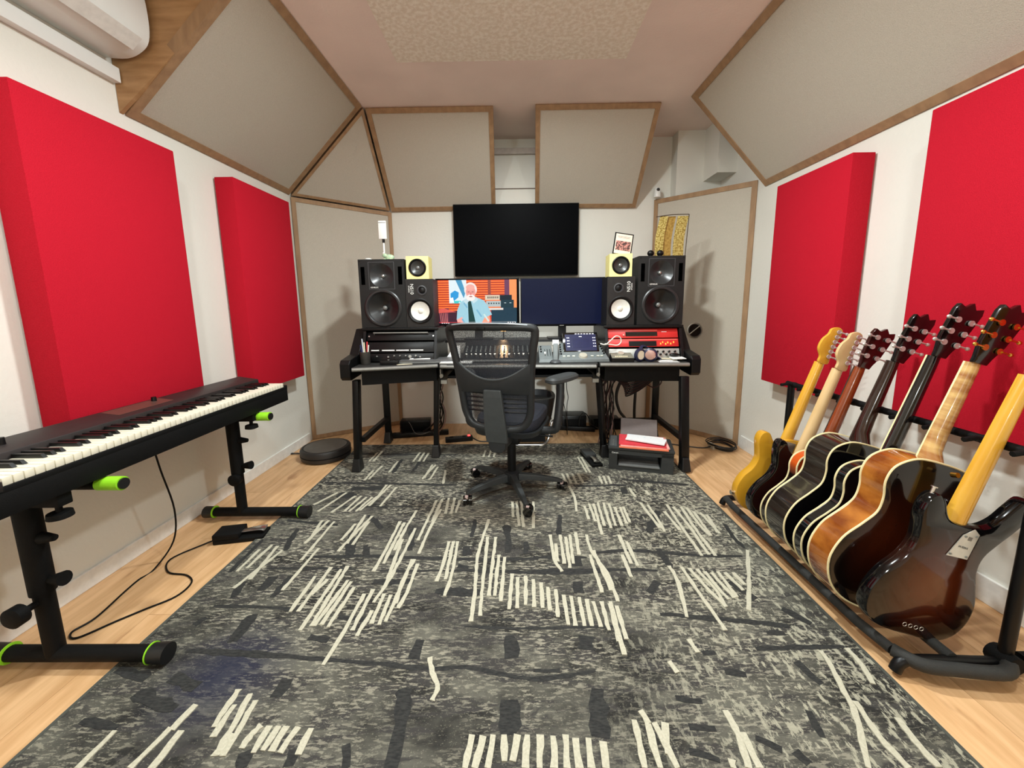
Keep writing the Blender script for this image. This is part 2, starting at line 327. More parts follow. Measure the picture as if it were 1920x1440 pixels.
CREAM=("""-1197 1627 -1197 1477;-1161 1660 -1169 1497;-1129 1652 -1107 1429;-1088 1618 -1140 1379;-925 1633 -935 1366;-991 1867 -1011 1668;-957 1856 -960 1547;-1026 1868 -1007 1721;-837 1834 -848 1692;-818 1919 -809 1666;-777 1908 -825 1608;-775 1854 -779 1657;-1029 2170 -1095 1956;-1084 2171 -1157 2028;-958 2128 -1016 1944;-925 2128 -947 1955;-886 2114 -923 1954;-853 2114 -886 1954;-825 2127 -866 1965;-791 2268 -835 2012;-747 2238 -770 2007;-820 2269 -822 2100;-844 1447 -842 1259;-805 1502 -813 1259;-783 1427 -807 1341;-755 1488 -758 1176;-736 1509 -729 1194;-698 1420 -718 1194;-681 1414 -696 1199;-654 1382 -668 1189;-600 1346 -603 1175 -613 1046;-574 1370 -576 1175;-539 1263 -551 1152;-612 1853 -607 1598 -612 1473;-585 1842 -586 1522;-552 1962 -565 1772 -566 1614;-514 1791 -524 1465 -549 1301;-555 1698 -532 1375;-458 1551 -471 1412 -462 1295;-435 1521 -436 1351 -447 1273;-467 1551 -468 1340 -473 1212;-494 1340 -491 1198;-522 1346 -521 1203;-464 2070 -472 1851 -478 1689;-434 2082 -443 1851;-420 1972 -443 1771 -447 1589;-398 2095 -387 1926;-365 2094 -357 1925;-329 2068 -334 1936;-327 1679 -324 1550 -331 1412;-305 1679 -297 1424;-284 1679 -276 1464 -285 1333;-149 1869 -179 1579 -170 1386 -168 1211;-144 1713 -143 1436 -138 1236;-106 1712 -113 1332;-84 1578 -91 1332;-59 1563 -65 1304;-24 1455 -34 1266;-1 1435 -3 1271;32 1442 28 1287;63 1422 59 1276;93 1403 90 1271;118 1378 116 1260;148 1366 142 1229;175 1336 174 1195;204 1330 199 1191;233 1324 230 1190;260 1313 257 1190;283 1302 287 1186;313 1302 311 1172;343 1291 332 1128;-28 2051 -21 1889;-3 2051 8 1806;23 2051 30 1796;92 2050 80 1785;-283 1072 -265 1020 -240 978 -247 936;-824 969 -822 919 -820 867;-805 925 -801 843;-782 956 -770 881 -764 800;-753 937 -746 864 -745 800;-694 872 -705 848 -709 817;-671 870 -671 807;-645 869 -652 812;-624 869 -628 810;-592 867 -604 807;-555 864 -556 803;-123 848 -134 775;-94 845 -110 775;-68 848 -78 775;-39 848 -38 789;-4 848 -16 789;19 848 14 775;53 848 49 775;88 845 84 775;120 848 113 775;145 840 143 775;179 840 172 775;215 832 207 775;-573 2570 -613 2344;-597 2571 -603 2360;-550 2532 -563 2343;-486 2477 -464 2279;-740 2801 -747 2632;-706 2800 -707 2631;-670 2791 -674 2631;-241 2836 -247 2704;-197 2835 -206 2704;-163 2825 -170 2703;300 2411 311 2267;330 2411 338 2267;366 2410 373 2266;403 2410 417 2281;535 2374 532 2264;564 2374 560 2263;593 2373 587 2263;448 2691 465 2426;473 2691 487 2425;320 2237 334 2098 321 1940;-1040 2830 -1039 2637;-1067 2808 -1071 2638;-983 2485 -985 2333;-947 2558 -962 2349;-860 2634 -864 2448;374 1997 373 1863;403 2021 403 1842;428 2021 412 1726;455 2033 440 1801;486 2032 468 1781;515 2020 496 1801;537 1984 529 1800;567 1983 557 1820;585 1983 577 1830;680 2203 687 2093;771 2173 771 2113;692 2030 700 1924 711 1779;727 2005 729 1859 722 1750;832 2004 824 1837 817 1564;859 1980 862 1797 850 1571;901 1979 885 1797 876 1563;926 1967 920 1777 931 1712;947 1933 931 1712;977 1921 983 1729;1002 1899 977 1739;793 1934 802 1759;158 1728 162 1546 186 1467;207 1727 202 1516;232 1709 222 1488;255 1727 240 1516;285 1745 274 1575;178 1657 175 1531;336 1726 334 1606 371 1459 375 1301;323 1575 327 1347;345 1606 364 1358;492 1725 489 1514;467 1574 464 1432;514 1671 513 1500;645 1499 644 1406 601 1227;694 1491 702 1289 708 1170;723 1484 744 1356 767 1273;753 1477 772 1344 762 1278;779 1463 789 1344 796 1310;803 1456 820 1316;834 1463 832 1321;858 1456 877 1355;894 1456 899 1385;1040 1601 927 1404 839 1257;968 1092 960 1039 932 957 911 896 837 775;1060 1100 1055 1038 1037 982;942 932 926 842 932 775;1016 888 1006 832 1005 777;567 908 566 847 551 775;580 853 578 775;519 793 514 775;310 883 301 775;342 874 338 775;361 877 381 775;388 877 370 803;365 1280 361 1136;346 1301 338 1078;470 1055 482 1018;568 1135 574 1086;333 908 345 874;-1077 858 -1081 774;-914 925 -927 860;-932 865 -952 774;-897 858 -899 774;-754 851 -762 802""")
DARK=("""16 -1004 1102 -694 1073 -472 1053 -258 1034 -169 1038 43 1001 235 1026;15 -1149 1287 -978 1284 -836 1270;18 -1216 1870 -925 1825;24 -1231 2306 -371 2262;21 -948 1570 -669 1575 -365 1557 -68 1548 168 1561;14 -1082 1497 -850 1495 -693 1487;22 -207 1477 213 1460 426 1479;13 -189 1192 21 1182 349 1190;10 -586 1479 -207 1477;12 -1085 2010 -582 2004;22 -2184 2830 -443 2751;40 -343 972 -325 909 -312 775;58 -29 939 -28 848;53 227 971 208 842;27 -444 827 -422 775;39 -1022 1448 -1020 1366;30 -947 1448 -953 1331;29 -963 1249 -959 1132;33 -692 812 -676 775;24 -570 817 -565 779;37 -55 1816 -47 1712 -45 1594;26 228 1908 201 1728;28 43 1676 38 1585;44 -238 1644 -225 1579;42 -29 1155 -21 1068;48 230 1150 221 1099;31 -526 1791 -494 1613;22 -789 1719 -753 1584;28 -704 1640 -682 1583;24 -219 1869 -225 1713;42 257 1560 257 1502;35 -1131 1416 -1105 1331;42 -332 1138 -335 1065;27 -1116 1797 -1077 1618;39 -34 1225 -34 1211;40 -325 1362 -149 1349;33 -590 1413 -426 1412;26 -713 1148 -640 1139;20 -653 1233 -536 1222;28 -259 1505 -210 1498;29 -799 1919 -684 1793;65 -1071 2143 -958 2128;32 -700 999 -701 946;53 -1026 2227 -832 2225;27 -840 2674 -834 2447;24 -698 2631 -707 2480;21 341 1591 526 1605 782 1571 993 1562;18 69 1562 306 1560;19 65 1475 394 1480 587 1471;21 512 1243 730 1217 936 1188;24 673 2323 1060 2241;18 348 2237 679 2247;19 1050 1815 1032 1702 1035 1617;43 242 1408 236 1347;28 642 1620 649 1485;33 848 1404 896 1310;16 768 1101 1059 1108;21 842 1161 902 1160;37 761 1946 643 1742;28 862 1054 889 983;19 449 869 517 863;19 608 842 656 812;18 445 945 515 932;20 794 908 779 842;21 627 1025 685 1011;29 564 1406 507 1346;36 647 2203 634 2134;32 814 2201 824 2172;19 631 1085 588 1086;28 966 1266 1019 1197;24 689 812 701 784;19 424 812 491 793;14 44 1026 126 1026;35 -1058 1006 -956 976;37 -1119 959 -966 915;31 -1252 1032 -1130 1006;21 -1090 1099 -861 1085 -710 1074;24 -970 1128 -976 1243;19 -1196 884 -1079 865;21 -1134 1235 -1148 1200;23 -829 1748 -767 1583;23 -715 1654 -687 1583;17 -1236 1704 -1224 1471""")

def ribbon(b,pts,wd,z0,z1,wob=.24,cap=False):
    P=[Vector((p[0],p[1],0)) for p in pts]
    tot=sum((P[i+1]-P[i]).length for i in range(len(P)-1)); 
    S=spline(P,4) if len(P)>2 else P
    Q=[]
    for i in range(len(S)-1):
        k=max(1,int((S[i+1]-S[i]).length/.022))
        for j in range(k): Q.append(S[i].lerp(S[i+1],j/k))
    Q.append(S[-1])
    if len(Q)<3: Q=[Q[0],(Q[0]+Q[-1])/2,Q[-1]]
    L_=[];R_=[];n=len(Q)
    for i,p in enumerate(Q):
        t=(Q[min(i+1,n-1)]-Q[max(i-1,0)]).normalized(); nn=Vector((-t.y,t.x,0))
        e=1.0
        if cap: e=min(1,.35+math.sqrt(max(0,math.sin(math.pi*min(1,(i+.3)/(n-.4))))))
        wv=wd/2*e*(1+random.uniform(-wob,wob)); o=nn*random.uniform(-wob,wob)*min(wd,.03)*.4
        L_.append(p+nn*wv+o);R_.append(p-nn*wv+o)
    vt=[b.bm.verts.new((p.x,p.y,z1)) for p in L_];vb=[b.bm.verts.new((p.x,p.y,z1)) for p in R_]
    va=[b.bm.verts.new((p.x,p.y,z0)) for p in L_];vc=[b.bm.verts.new((p.x,p.y,z0)) for p in R_]
    for i in range(n-1):
        b.bm.faces.new((vt[i],vb[i],vb[i+1],vt[i+1]));b.bm.faces.new((vt[i],vt[i+1],va[i+1],va[i]));b.bm.faces.new((vb[i+1],vb[i],vc[i],vc[i+1]))
    b.bm.faces.new((vt[0],va[0],vc[0],vb[0]));b.bm.faces.new((vt[-1],vb[-1],vc[-1],va[-1]))
cb=B()
for s in CREAM.split(';'):
    v=[int(q)/1000 for q in s.split()]; pts=[(v[i],v[i+1]) for i in range(0,len(v),2)]
    wd=.0145 if max(p[1] for p in pts)>1.0 else .0165
    nz_=nz_+1 if 'nz_' in globals() else 0; ribbon(cb,pts,wd,.009,.0120+nz_*.000006)
db=B()
for s in DARK.split(';'):
    v=[int(q)/1000 for q in s.split()]; pts=[(v[i],v[i+1]) for i in range(1,len(v),2)]; horiz=abs(pts[-1][0]-pts[0][0])>1.5*abs(pts[-1][1]-pts[0][1])
    nd_=nd_+1 if 'nd_' in globals() else 0; ribbon(db,pts,max(.012,v[0]),.009,.0104+nd_*.000008,.3,cap=True)
obj('cream_stroke_pattern',cb,mat('cream_pile',(186,181,160),.95,c2=(202,197,177),scale=160,bump=.6,bscale=400,spec=.1),rug,kind='stuff',smooth=False,label='cream raised brush-stroke lines')
obj('charcoal_blot_pattern',db,mat('charcoal_pile',(48,48,48),.95,c2=(64,64,62),scale=70,stretch=(1,3,1),bump=.5,bscale=400,spec=.08),rug,kind='stuff',smooth=False,label='near-black blots and streaks')
# ------------------------------------------------------------------ desk
ZT=.735
desk=thing('studio_desk','wide black studio desk with raised equipment racks and silver-edged top','desk',(0.03,2.75,0))
def dtop(name,poly,lab=None):
    obj(name,B().prism([(x,y,ZT-.028) for x,y in poly],(0,0,.028)),BLKM2,desk,w=True,bev=.004,smooth=False)
BLKM2=mat('desk_laminate',(38,37,36),.5,c2=(46,45,43),scale=30)
dtop('desk_top',[(-1.05,2.41),(-.525,2.545),(-.50,3.10),(-1.11,3.10)])
dtop('desk_top',[(-.515,2.53),(-.45,2.50),(.52,2.46),(.545,2.52),(.60,3.14),(-.49,3.14)])
dtop('desk_top',[(.555,2.53),(1.14,2.50),(1.16,3.10),(.61,3.10)])
for a,b_ in (((-1.045,2.405),(-.525,2.54)),((-.50,2.512),(.52,2.455)),((.56,2.523),(1.135,2.493))):
    obj('edge_trim',B().tube([(a[0],a[1],ZT-.013),(b_[0],b_[1],ZT-.013)],.0125,10,sm=False),SILV,desk,w=True,label='rounded silver-grey front edge')
# drawer boxes hanging below both wings
obj('under_desk_rack',B().prism([(-1.00,2.44,.615),(-.54,2.57,.615),(-.54,3.02,.615),(-1.05,3.02,.615)],(0,0,.09)),BLK,desk,w=True,smooth=False)
obj('under_desk_rack',B().prism([(.60,2.56,.605),(1.09,2.53,.605),(1.10,3.02,.605),(.62,3.02,.605)],(0,0,.10)),BLK,desk,w=True,smooth=False)
obj('keyboard_tray',B().bb(-.47,.53,2.60,2.92,.625,.643),BLK,desk,w=True,smooth=False)
obj('tray_back_panel',B().bb(-.49,.55,2.96,2.98,.62,.707),BLK,desk,w=True,smooth=False)
for s,x in ((-1,-.505),(1,.555)):
    obj('tray_runner',B().bb(x-.012,x+.012,2.55,3.0,.60,.70),BLK2,desk,w=True)
    obj('tray_bracket',B().bb(x-s*.02-.02,x-s*.02+.02,2.535,2.555,.60,.625).cyl((x-s*.005,2.53,.655),(x-s*.005,2.55,.655),.012).cyl((x,2.535,.64),(x,2.535,.70),.005),mat('zinc_steel',(128,126,118),.4,metal=.4),desk,w=True)
# side cheeks
for s,x0,x1 in ((-1,-1.135,-1.07),(1,1.155,1.215)):
    y0=2.43 if s<0 else 2.50
    obj('end_cheek',B().prism([(x0,y0,.665),(x0,y0+.02,.645),(x0,y0+.16,.655),(x0,3.06,.71),(x0,3.06,.97),(x0,y0+.30,.965),(x0,y0+.16,.80),(x0,y0+.02,.778),(x0,y0,.755)],(x1-x0,0,0)),BLK2,desk,w=True,bev=.004,smooth=False)
# legs
def leg(xt,yt,xb,yb,r=.024,zt=.64):
    b=B(); b.box(((xt+xb)/2,(yt+yb)/2,(zt+.05)/2),(r*1.7,r*2.4,zt-.05),Vector((xt-xb,yt-yb,zt-.05)).to_track_quat('Z','Y').to_matrix()@Matrix.Rotation(R(90),3,'Z')); lg=obj('leg',b,BLK2,desk,w=True,bev=.006)
    b=B(); b.loft([[(xb+a*.030,yb+c*.040-.012,.0115),(xb+.0,yb,.0115)][:1][0] for a,c in ((-1,-1),(1,-1),(1,1),(-1,1))] and [[(xb+a*.030,yb+c*.040-.010,.0115) for a,c in ((-1,-1),(1,-1),(1,1),(-1,1))],[(xb+a*.022,yb+c*.028,.10) for a,c in ((-1,-1),(1,-1),(1,1),(-1,1))]]); obj('foot',b,RUB,lg,w=True,bev=.005,smooth=False)
leg(-1.06,2.50,-1.09,2.50); leg(-.575,2.74,-.60,2.74,.021); leg(.60,2.76,.645,2.72,.021); leg(1.12,2.53,1.125,2.465)
leg(-1.05,3.02,-1.06,3.05,.022); leg(1.12,3.02,1.13,3.05,.022)
obj('cross_bar',B().bb(-1.07,-1.04,2.52,3.04,.20,.235),BLK2,desk,w=True); obj('cross_bar',B().bb(1.105,1.135,2.50,3.04,.20,.235),BLK2,desk,w=True)
obj('cross_bar',B().bb(.63,1.12,3.04,3.06,.165,.195),BLK2,desk,w=True)
# upper rack housings
def housing(x0,x1):
    t=.018
    side=lambda x:B().prism([(x,2.60,ZT+.0003),(x,2.675,.955),(x,3.06,.955),(x,3.06,ZT+.0003)],(t,0,0))
    obj('rack_side',side(x0),BLK2,desk,w=True,smooth=False); obj('rack_side',side(x1-t),BLK2,desk,w=True,smooth=False)
    obj('rack_top',B().bb(x0-.01,x1+.01,2.665,3.07,.955,.973),BLK2,desk,w=True,bev=.004,smooth=False)
    obj('rack_back',B().bb(x0+t,x1-t,3.045,3.06,ZT+.001,.955),BLK,desk,w=True,smooth=False)
housing(-1.06,-.545); housing(.62,1.15)
obj('centre_shelf',B().bb(-.53,.605,2.88,3.10,.845,.862),BLK2,desk,w=True,smooth=False)
for x in (-.30,.36): obj('shelf_post',B().bb(x,x+.02,2.95,3.05,ZT+.0003,.845),BLK2,desk,w=True)
# gear inside racks : sloped face frame (lean back)
LEAN=math.atan2(.075,.22)
def rack_unit(label,xc,wd,z0,h,m,cat='rack unit',group=None,base_y=2.607):
    # local: x width, z up the sloped face, y depth; origin bottom centre of face
    y=base_y+(z0-ZT)*math.tan(LEAN)+.012
    return thing('rack_unit',label,cat,(xc,y,z0),rot=(-LEAN,0,0),group=group)
wl=.475
u=rack_unit('blank black rack unit at the top of the left desk rack',-.80,wl,.885,.06,BLK2)
obj('face_plate',B().bb(-wl/2,wl/2,0,.004,.0,.062),BLK2,u,bev=.001); obj('chassis',B().bb(-.21,.21,.004,.15,.006,.058),BLK,u)
obj('handle_bar',B().tube([(-.19,0,.045),(-.19,-.018,.05),(.19,-.018,.05),(.19,0,.045)],.005,8,sm=False),SILV,u)
for x in(-.225,.225): obj('rack_screw',B().cyl((x,-.003,.03),(x,.001,.03),.005,seg=8),CHROME,u)
u=rack_unit('black rack unit with a row of long white label strips in the left desk rack',-.80,wl,.805,.07,BLK2)
obj('face_plate',B().bb(-wl/2,wl/2,0,.004,0,.072),BLK2,u,bev=.001); obj('chassis',B().bb(-.21,.21,.004,.15,.006,.066),BLK,u)
for a in (-.205,-.13,-.03,.07): obj('label_strip',B().bb(a,a+(.055 if a<-.2 else .088),-.002,0,.010,.017),PAPER,u)
u=rack_unit('black rack unit with small silver knobs at the bottom of the left desk rack',-.80,wl,.744,.055,BLK2)
obj('face_plate',B().bb(-wl/2,wl/2,0,.004,0,.056),BLK2,u,bev=.001); obj('chassis',B().bb(-.21,.21,.004,.15,.006,.05),BLK,u)
for x,z,r in ((-.16,.035,.005),(-.08,.03,.006),(-.04,.038,.005),(0,.038,.005),(.04,.038,.005),(.07,.032,.011),(.11,.038,.006),(.14,.028,.006)): obj('knob',B().cyl((x,-.012,z),(x,0,z),r,seg=12),SILV,u)
wl=.485
u=rack_unit('red rack unit with dark display window at the top of the right desk rack',.885,wl,.885,.065,REDM)
obj('face_plate',B().bb(-wl/2,wl/2,0,.004,0,.066),REDM,u,bev=.001); obj('chassis',B().bb(-.21,.21,.004,.15,.006,.06),BLK,u)
obj('display_window',B().bb(-.12,.10,-.002,0,.012,.042),BLKG,u); obj('red_stripe',B().bb(-.12,.10,-.003,0,.050,.055),mat('light_red_stripe',(238,120,108),.5),u)
obj('badge',B().bb(.13,.165,-.002,0,.040,.043),PAPER,u); obj('switch',B().cyl((-.135,-.008,.02),(-.135,0,.02),.005),CHROME,u)
u=rack_unit('red rack unit with illuminated amber controls under the red display unit',.885,wl,.825,.055,REDM)
obj('face_plate',B().bb(-wl/2,wl/2,0,.004,0,.056),REDM,u,bev=.001); obj('chassis',B().bb(-.21,.21,.004,.15,.006,.05),BLK,u)
obj('top_stripe',B().bb(-wl/2+.01,wl/2-.01,-.002,0,.047,.052),mat('light_red_stripe',(238,120,108),.5),u)
obj('dark_panel',B().bb(-.10,.09,-.002,0,.004,.040),BLK2,u)
for x,z in ((.115,.02),(.13,.03),(.15,.018),(.165,.028),(.185,.02),(.205,.03)): obj('indicator',B().bb(x,x+.006,-.004,0,z-.006,z+.006),mat('amber_led',(255,150,60),.4,emit=1.2),u)
u=rack_unit('silver-grey rack unit with black knobs at the bottom of the right desk rack',.885,wl,.748,.07,GREY)
obj('face_plate',B().bb(-wl/2,wl/2,0,.004,0,.068),mat('brushed_silver',(176,176,170),.35,metal=.3),u,bev=.001); obj('chassis',B().bb(-.21,.21,.004,.15,.006,.06),BLK,u)
for k in range(7): obj('knob',B().cyl((.09+k*.02,-.014,.045-.02*(k%2)),(.09+k*.02,0,.045-.02*(k%2)),.0065,.007,seg=12),BLK2,u)
# ------------------------------------------------------------------ speakers
def lathe_y(prof,o,seg=40):  # prof (r,y) toward -y positive outwards
    b=B(); rings=[[Vector(o)+Vector((max(r,1e-4)*math.cos(2*math.pi*k/seg),-d,max(r,1e-4)*math.sin(2*math.pi*k/seg))) for k in range(seg)] for r,d in prof]
    b.loft(rings,False,prof[-1][0]<1e-3); return b
def cell(b,x0,x1,z0,z1,cx=None,cz=None,r=0,y=0,seg=48):
    if not r:
        b.face([(x0,y,z0),(x1,y,z0),(x1,y,z1),(x0,y,z1)]); return
    corners=[math.atan2(zz-cz,xx-cx)%(2*math.pi) for xx in (x0,x1) for zz in (z0,z1)]
    an=sorted([2*math.pi*k/seg for k in range(seg)]+corners)
    I=[];O=[]
    for t in an:
        c,s=math.cos(t),math.sin(t); I.append(b.bm.verts.new((cx+r*c,y,cz+r*s)))
        k=min([(x1-cx)/c if c>1e-9 else 1e9,(x0-cx)/c if c<-1e-9 else 1e9,(z1-cz)/s if s>1e-9 else 1e9,(z0-cz)/s if s<-1e-9 else 1e9])
        O.append(b.bm.verts.new((cx+k*c,y,cz+k*s)))
    n=len(an)
    for i in range(n):
        j=(i+1)%n
        b.bm.faces.new((I[i],I[j],O[j],O[i]))
def cab(t,W,H,D,cells,m,bev=.0):
    b=B(); x=W/2
    for f in ([(-x,0,0),(-x,D,0),(-x,D,H),(-x,0,H)],[(x,0,0),(x,D,0),(x,D,H),(x,0,H)],[(-x,0,0),(x,0,0),(x,D,0),(-x,D,0)],[(-x,0,H),(x,0,H),(x,D,H),(-x,D,H)],[(-x,D,0),(x,D,0),(x,D,H),(-x,D,H)]): b.face(f)
    for c in cells: cell(b,*c)
    bmesh.ops.remove_doubles(b.bm,verts=b.bm.verts,dist=1e-5)
    return obj('cabinet',b,m,t,smooth=False)
def big_speaker(label,loc):
    t=thing('studio_monitor_speaker',label,'speaker',loc)
    W,H,D=.315,.465,.28; zw,zt_=.135,.355
    cab(t,W,H,D,[(-W/2,W/2,0,.262,0,zw,.122),(-W/2,-.088,.262,H),(.088,W/2,.262,H),(-.088,.088,.262,.448,0,zt_,.080),(-.088,.088,.448,H)],SPK)
    wg=obj('waveguide',lathe_y([(.080,0),(.074,-.004),(.058,-.016),(.036,-.032),(.016,-.040),(0,-.040)],(0,0,zt_)),mat('waveguide_grey',(44,45,46),.3),t)
    fr=B()
    for a_,b_,c_,d_ in ((-.089,.089,.263,.266),(-.089,.089,.445,.448),(-.089,-.086,.266,.445),(.086,.089,.266,.445)): fr.bb(a_,b_,-.0012,.0,c_,d_)
    obj('waveguide_edge',fr,mat('edge_grey',(70,72,74),.4),t,smooth=False)
    obj('tweeter',B().sph((0,.034,zt_),.013),mat('tweeter_metal',(190,190,186),.25,metal=.8),wg)
    for s in(-1,1): obj('reflex_port',B().bb(s*.128-.013,s*.128+.013,-.0015,.0,.295,.415),mat('port_black',(1,1,1),.9,spec=0),t)
    wf=obj('woofer',lathe_y([(.128,0),(.129,.005),(.122,.010),(.112,.010),(.104,.002),(.102,-.002)],(0,0,zw)),mat('surround_rubber',(34,34,35),.38),t)
    obj('woofer_cone',lathe_y([(.1035,-.001),(.095,-.006),(.060,-.028),(.026,-.044),(.010,-.046),(0,-.046)],(0,0,zw)),CONE,wf)
    obj('dust_cap',B().sph((0,.036,zw),.017,(1,.8,1)),mat('dust_cap',(120,120,118),.22,metal=.3),wf)
    text('brand_badge','GENELEC',.013,mat('white_print',(238,238,232),.5),t,(-.052,-.0015,.276),(R(90),0,0))
    for s in(-1,1): obj('corner_screw',B().cyl((s*.145,-.001,.452),(s*.145,0,.452),.004,seg=8),BLK,t)
    return t
ZS=.9745
big_speaker('large dark grey studio speaker on the left desk rack, with a phone stand on top',(-.915,2.685,ZS))
big_speaker('large dark grey studio speaker on the right desk rack, with a gold ornament on top',(1.000,2.685,ZS))
def ns(label,loc,s):
    t=thing('bookshelf_speaker',label,'speaker',loc)
    W,H,D=.190,.330,.17; zc=.112; tx=s*.018
    cab(t,W,H,D,[(-W/2,W/2,0,.212,0,zc,.076),(-W/2,W/2,.212,H,tx,.253,.024)],mat('black_ash',(20,19,19),.5,bump=.3,bscale=300,stretch=(1,1,.1)))
    wf=obj('woofer',lathe_y([(.088,0),(.088,.004),(.080,.006),(.070,.001),(.064,-.002)],(0,0,zc)),BLK2,t)
    obj('woofer_cone',lathe_y([(.065,.0),(.058,-.004),(.030,-.014),(.012,-.016),(0,-.016)],(0,0,zc)),CONEW,wf)
    obj('dust_cap',B().sph((0,.016,zc),.019,(1,.5,1)),CONEW,wf)
    tw=obj('tweeter',lathe_y([(.034,0),(.034,.004),(.026,.006),(.022,-.004)],(tx,0,.253)),mat('tweeter_ring',(60,60,62),.4),t)
    obj('tweeter_dome',lathe_y([(.023,-.003),(.015,.001),(0,.003)],(tx,0,.253),20),BLK2,tw)
    wp=mat('white_print',(238,238,232),.5)
    text('model_lettering','NS10',.032,wp,t,(-s*.052,-.0012,.262),(R(90),R(90*s),0)); text('model_lettering','STUDIO',.013,wp,t,(-s*.072,-.0012,.262),(R(90),R(90*s),0))
    return t
ns('black two-way speaker with white cone left of the left computer screen, under the yellow cube',(-.660,2.685,ZS),1)
ns('black two-way speaker with white cone right of the right computer screen, under the yellow cube',(.728,2.685,ZS),-1)
def cube(label,loc,rz):
    t=thing('cube_speaker',label,'speaker',loc,rz)
    W=.152
    cab(t,W,W,.15,[(-W/2,W/2,0,W,0,.076,.052)],CUBE)
    wf=obj('driver',lathe_y([(.060,0),(.060,.003),(.054,.007),(.047,.001),(.045,-.002)],(0,0,.076)),BLK2,t)
    obj('driver_cone',lathe_y([(.046,-.001),(.035,-.008),(.018,-.018),(0,-.018)],(0,0,.076)),mat('grey_cone',(52,52,50),.35),wf)
    obj('dust_cap',B().sph((0,.016,.076),.013,(1,.6,1)),mat('dust_cap',(120,120,118),.22,metal=.3),wf)
    return t
cube('pale yellow cube speaker on the black two-way speaker left of the computer screens',(-.667,2.69,ZS+.3305),R(3))
cube('pale yellow cube speaker right of the screens, under the photo frame',(.722,2.69,ZS+.3305),R(-3))
# ------------------------------------------------------------------ television and screens
t=thing('television','large black television hanging on the back wall between the speakers','television',(.012,3.50,1.38))
obj('tv_housing',B().bb(-.535,.563,3.50,3.545,1.378,1.992),BLK,t,w=True,bev=.004)
obj('tv_screen',B().bb(-.527,.555,3.4985,3.4995,1.39,1.984),SCRB,t,w=True)
obj('wall_bracket',B().bb(-.2,.2,3.545,3.568,1.55,1.85),BLK2,t,w=True)
YM=2.93
def monitor(label,x0,x1,z0,z1,scr,rz=0):
    t=thing('computer_monitor',label,'monitor',((x0+x1)/2,YM,z0))
    obj('bezel_housing',B().bb(x0,x1,YM,YM+.03,z0,z1),BLK,t,w=True,bev=.003)
    s=obj('screen',B().bb(x0+.008,x1-.008,YM-.001,YM,z0+.016,z1-.008),scr,t,w=True)
    obj('stand_neck',B().bb((x0+x1)/2-.03,(x0+x1)/2+.03,YM+.03,YM+.05,.87,z0+.12),BLK2,t,w=True)
    obj('stand_foot',B().bb((x0+x1)/2-.11,(x0+x1)/2+.11,YM-.02,YM+.13,.8625,.872),BLK2,t,w=True,bev=.003)
    return t
bs_=NAVY.node_tree.nodes['Principled BSDF'].inputs['Base Color']
for l in list(bs_.links): NAVY.node_tree.links.remove(l)
bs_.default_value=(.002,.003,.008,1)
ml=monitor('computer screen showing a white-bearded man in a patterned shirt and dark tie',-.598,.032,.962,1.322,SCRB)
mr=monitor('computer screen showing a plain dark blue desktop, beside the one showing a man',.040,.678,.958,1.320,NAVY)
obj('painted_lit_edge',B().bb(.0345,.0375,YM-.0012,YM,.985,1.29),mat('pale_line',(190,184,170),.5),mr,w=True)  # light on the left screen's border, painted as a pale strip
obj('maker_badge',B().bb(.335,.368,YM-.0014,YM,.961,.966),SILV,mr,w=True)
# picture on the left screen: flat shapes; u 0..1, v 0..1
px0,px1,pz0,pz1=-.588,.012,.985,1.310
PM=[]; pb=B(); lay=[0]
def pm(c,e=.9):
    m=mat('screen_%d_%d_%d'%c,c,.5,emit=e,spec=.1,c2=tuple(min(255,v+3) for v in c)); 
    bs=m.node_tree.nodes['Principled BSDF'].inputs['Base Color']
    for l in list(bs.links): m.node_tree.links.remove(l)
    bs.default_value=(.01,.01,.01,1)
    if m not in PM: PM.append(m)
    return PM.index(m)
def poly(c,pts):
    lay[0]+=1; y=YM-.0012-lay[0]*.00003
    pb.face([(px0+(px1-px0)*(x-945)/820,y,pz1-(pz1-pz0)*(v-775)/445) for x,v in pts][::-1],pm(c))
def rect(c,x0,y0,x1,y1): poly(c,[(x0,y0),(x1,y0),(x1,y1),(x0,y1)])
def ell(c,x,y,a,b,n=20): poly(c,[(x+a*math.cos(2*math.pi*k/n),y+b*math.sin(2*math.pi*k/n)) for k in range(n)])
rect((214,70,40),945,775,1765,1220)
for i in range(13):
    z=785+i*24; rect((255,120,56),1070 if i<0 else 945,z,1765,z+12)
for i in range(13):
    z=800+i*24; rect((120,34,26),945,z,1690,z+4)
rect((255,150,90),1690,775,1765,1060); rect((150,70,60),1470,775,1500,930); rect((110,60,90),1640,775,1690,930)
rect((222,236,240),1070,775,1250,1010); poly((70,150,190),[(1140,775),(1200,775),(1240,900),(1220,960)])
poly((40,150,214),[(1085,910),(1130,880),(1170,900),(1165,950),(1120,985),(1085,950)]); rect((60,200,200),1105,985,1190,1012)
poly((250,250,250),[(1075,960),(1110,950),(1120,1010),(1080,990)])
rect((60,24,44),945,1090,1150,1220); rect((90,40,60),1020,1060,1060,1220); poly((220,90,80),[(945,1070),(1010,1060),(1140,1100),(945,1110)])
for k in range(5): poly((200,110,110),[(965+k*18,1110),(972+k*18,1110),(985+k*16,1215),(976+k*16,1215)])
rect((16,52,70),1500,1060,1765,1220); rect((12,30,44),1590,930,1715,985); rect((14,50,62),1600,980,1735,1060)
rect((216,200,176),1440,930,1590,980); rect((180,190,190),1450,990,1600,1050); rect((230,220,210),1460,1062,1625,1082)
for k in range(6): rect((60,50,44),1465+k*20,945,1475+k*20,965)
for k in range(5): rect((50,60,66),1470+k*26,1008,1484+k*26,1022)
rect((196,214,220),1635,1008,1655,1014); rect((196,214,220),1690,1008,1710,1014)
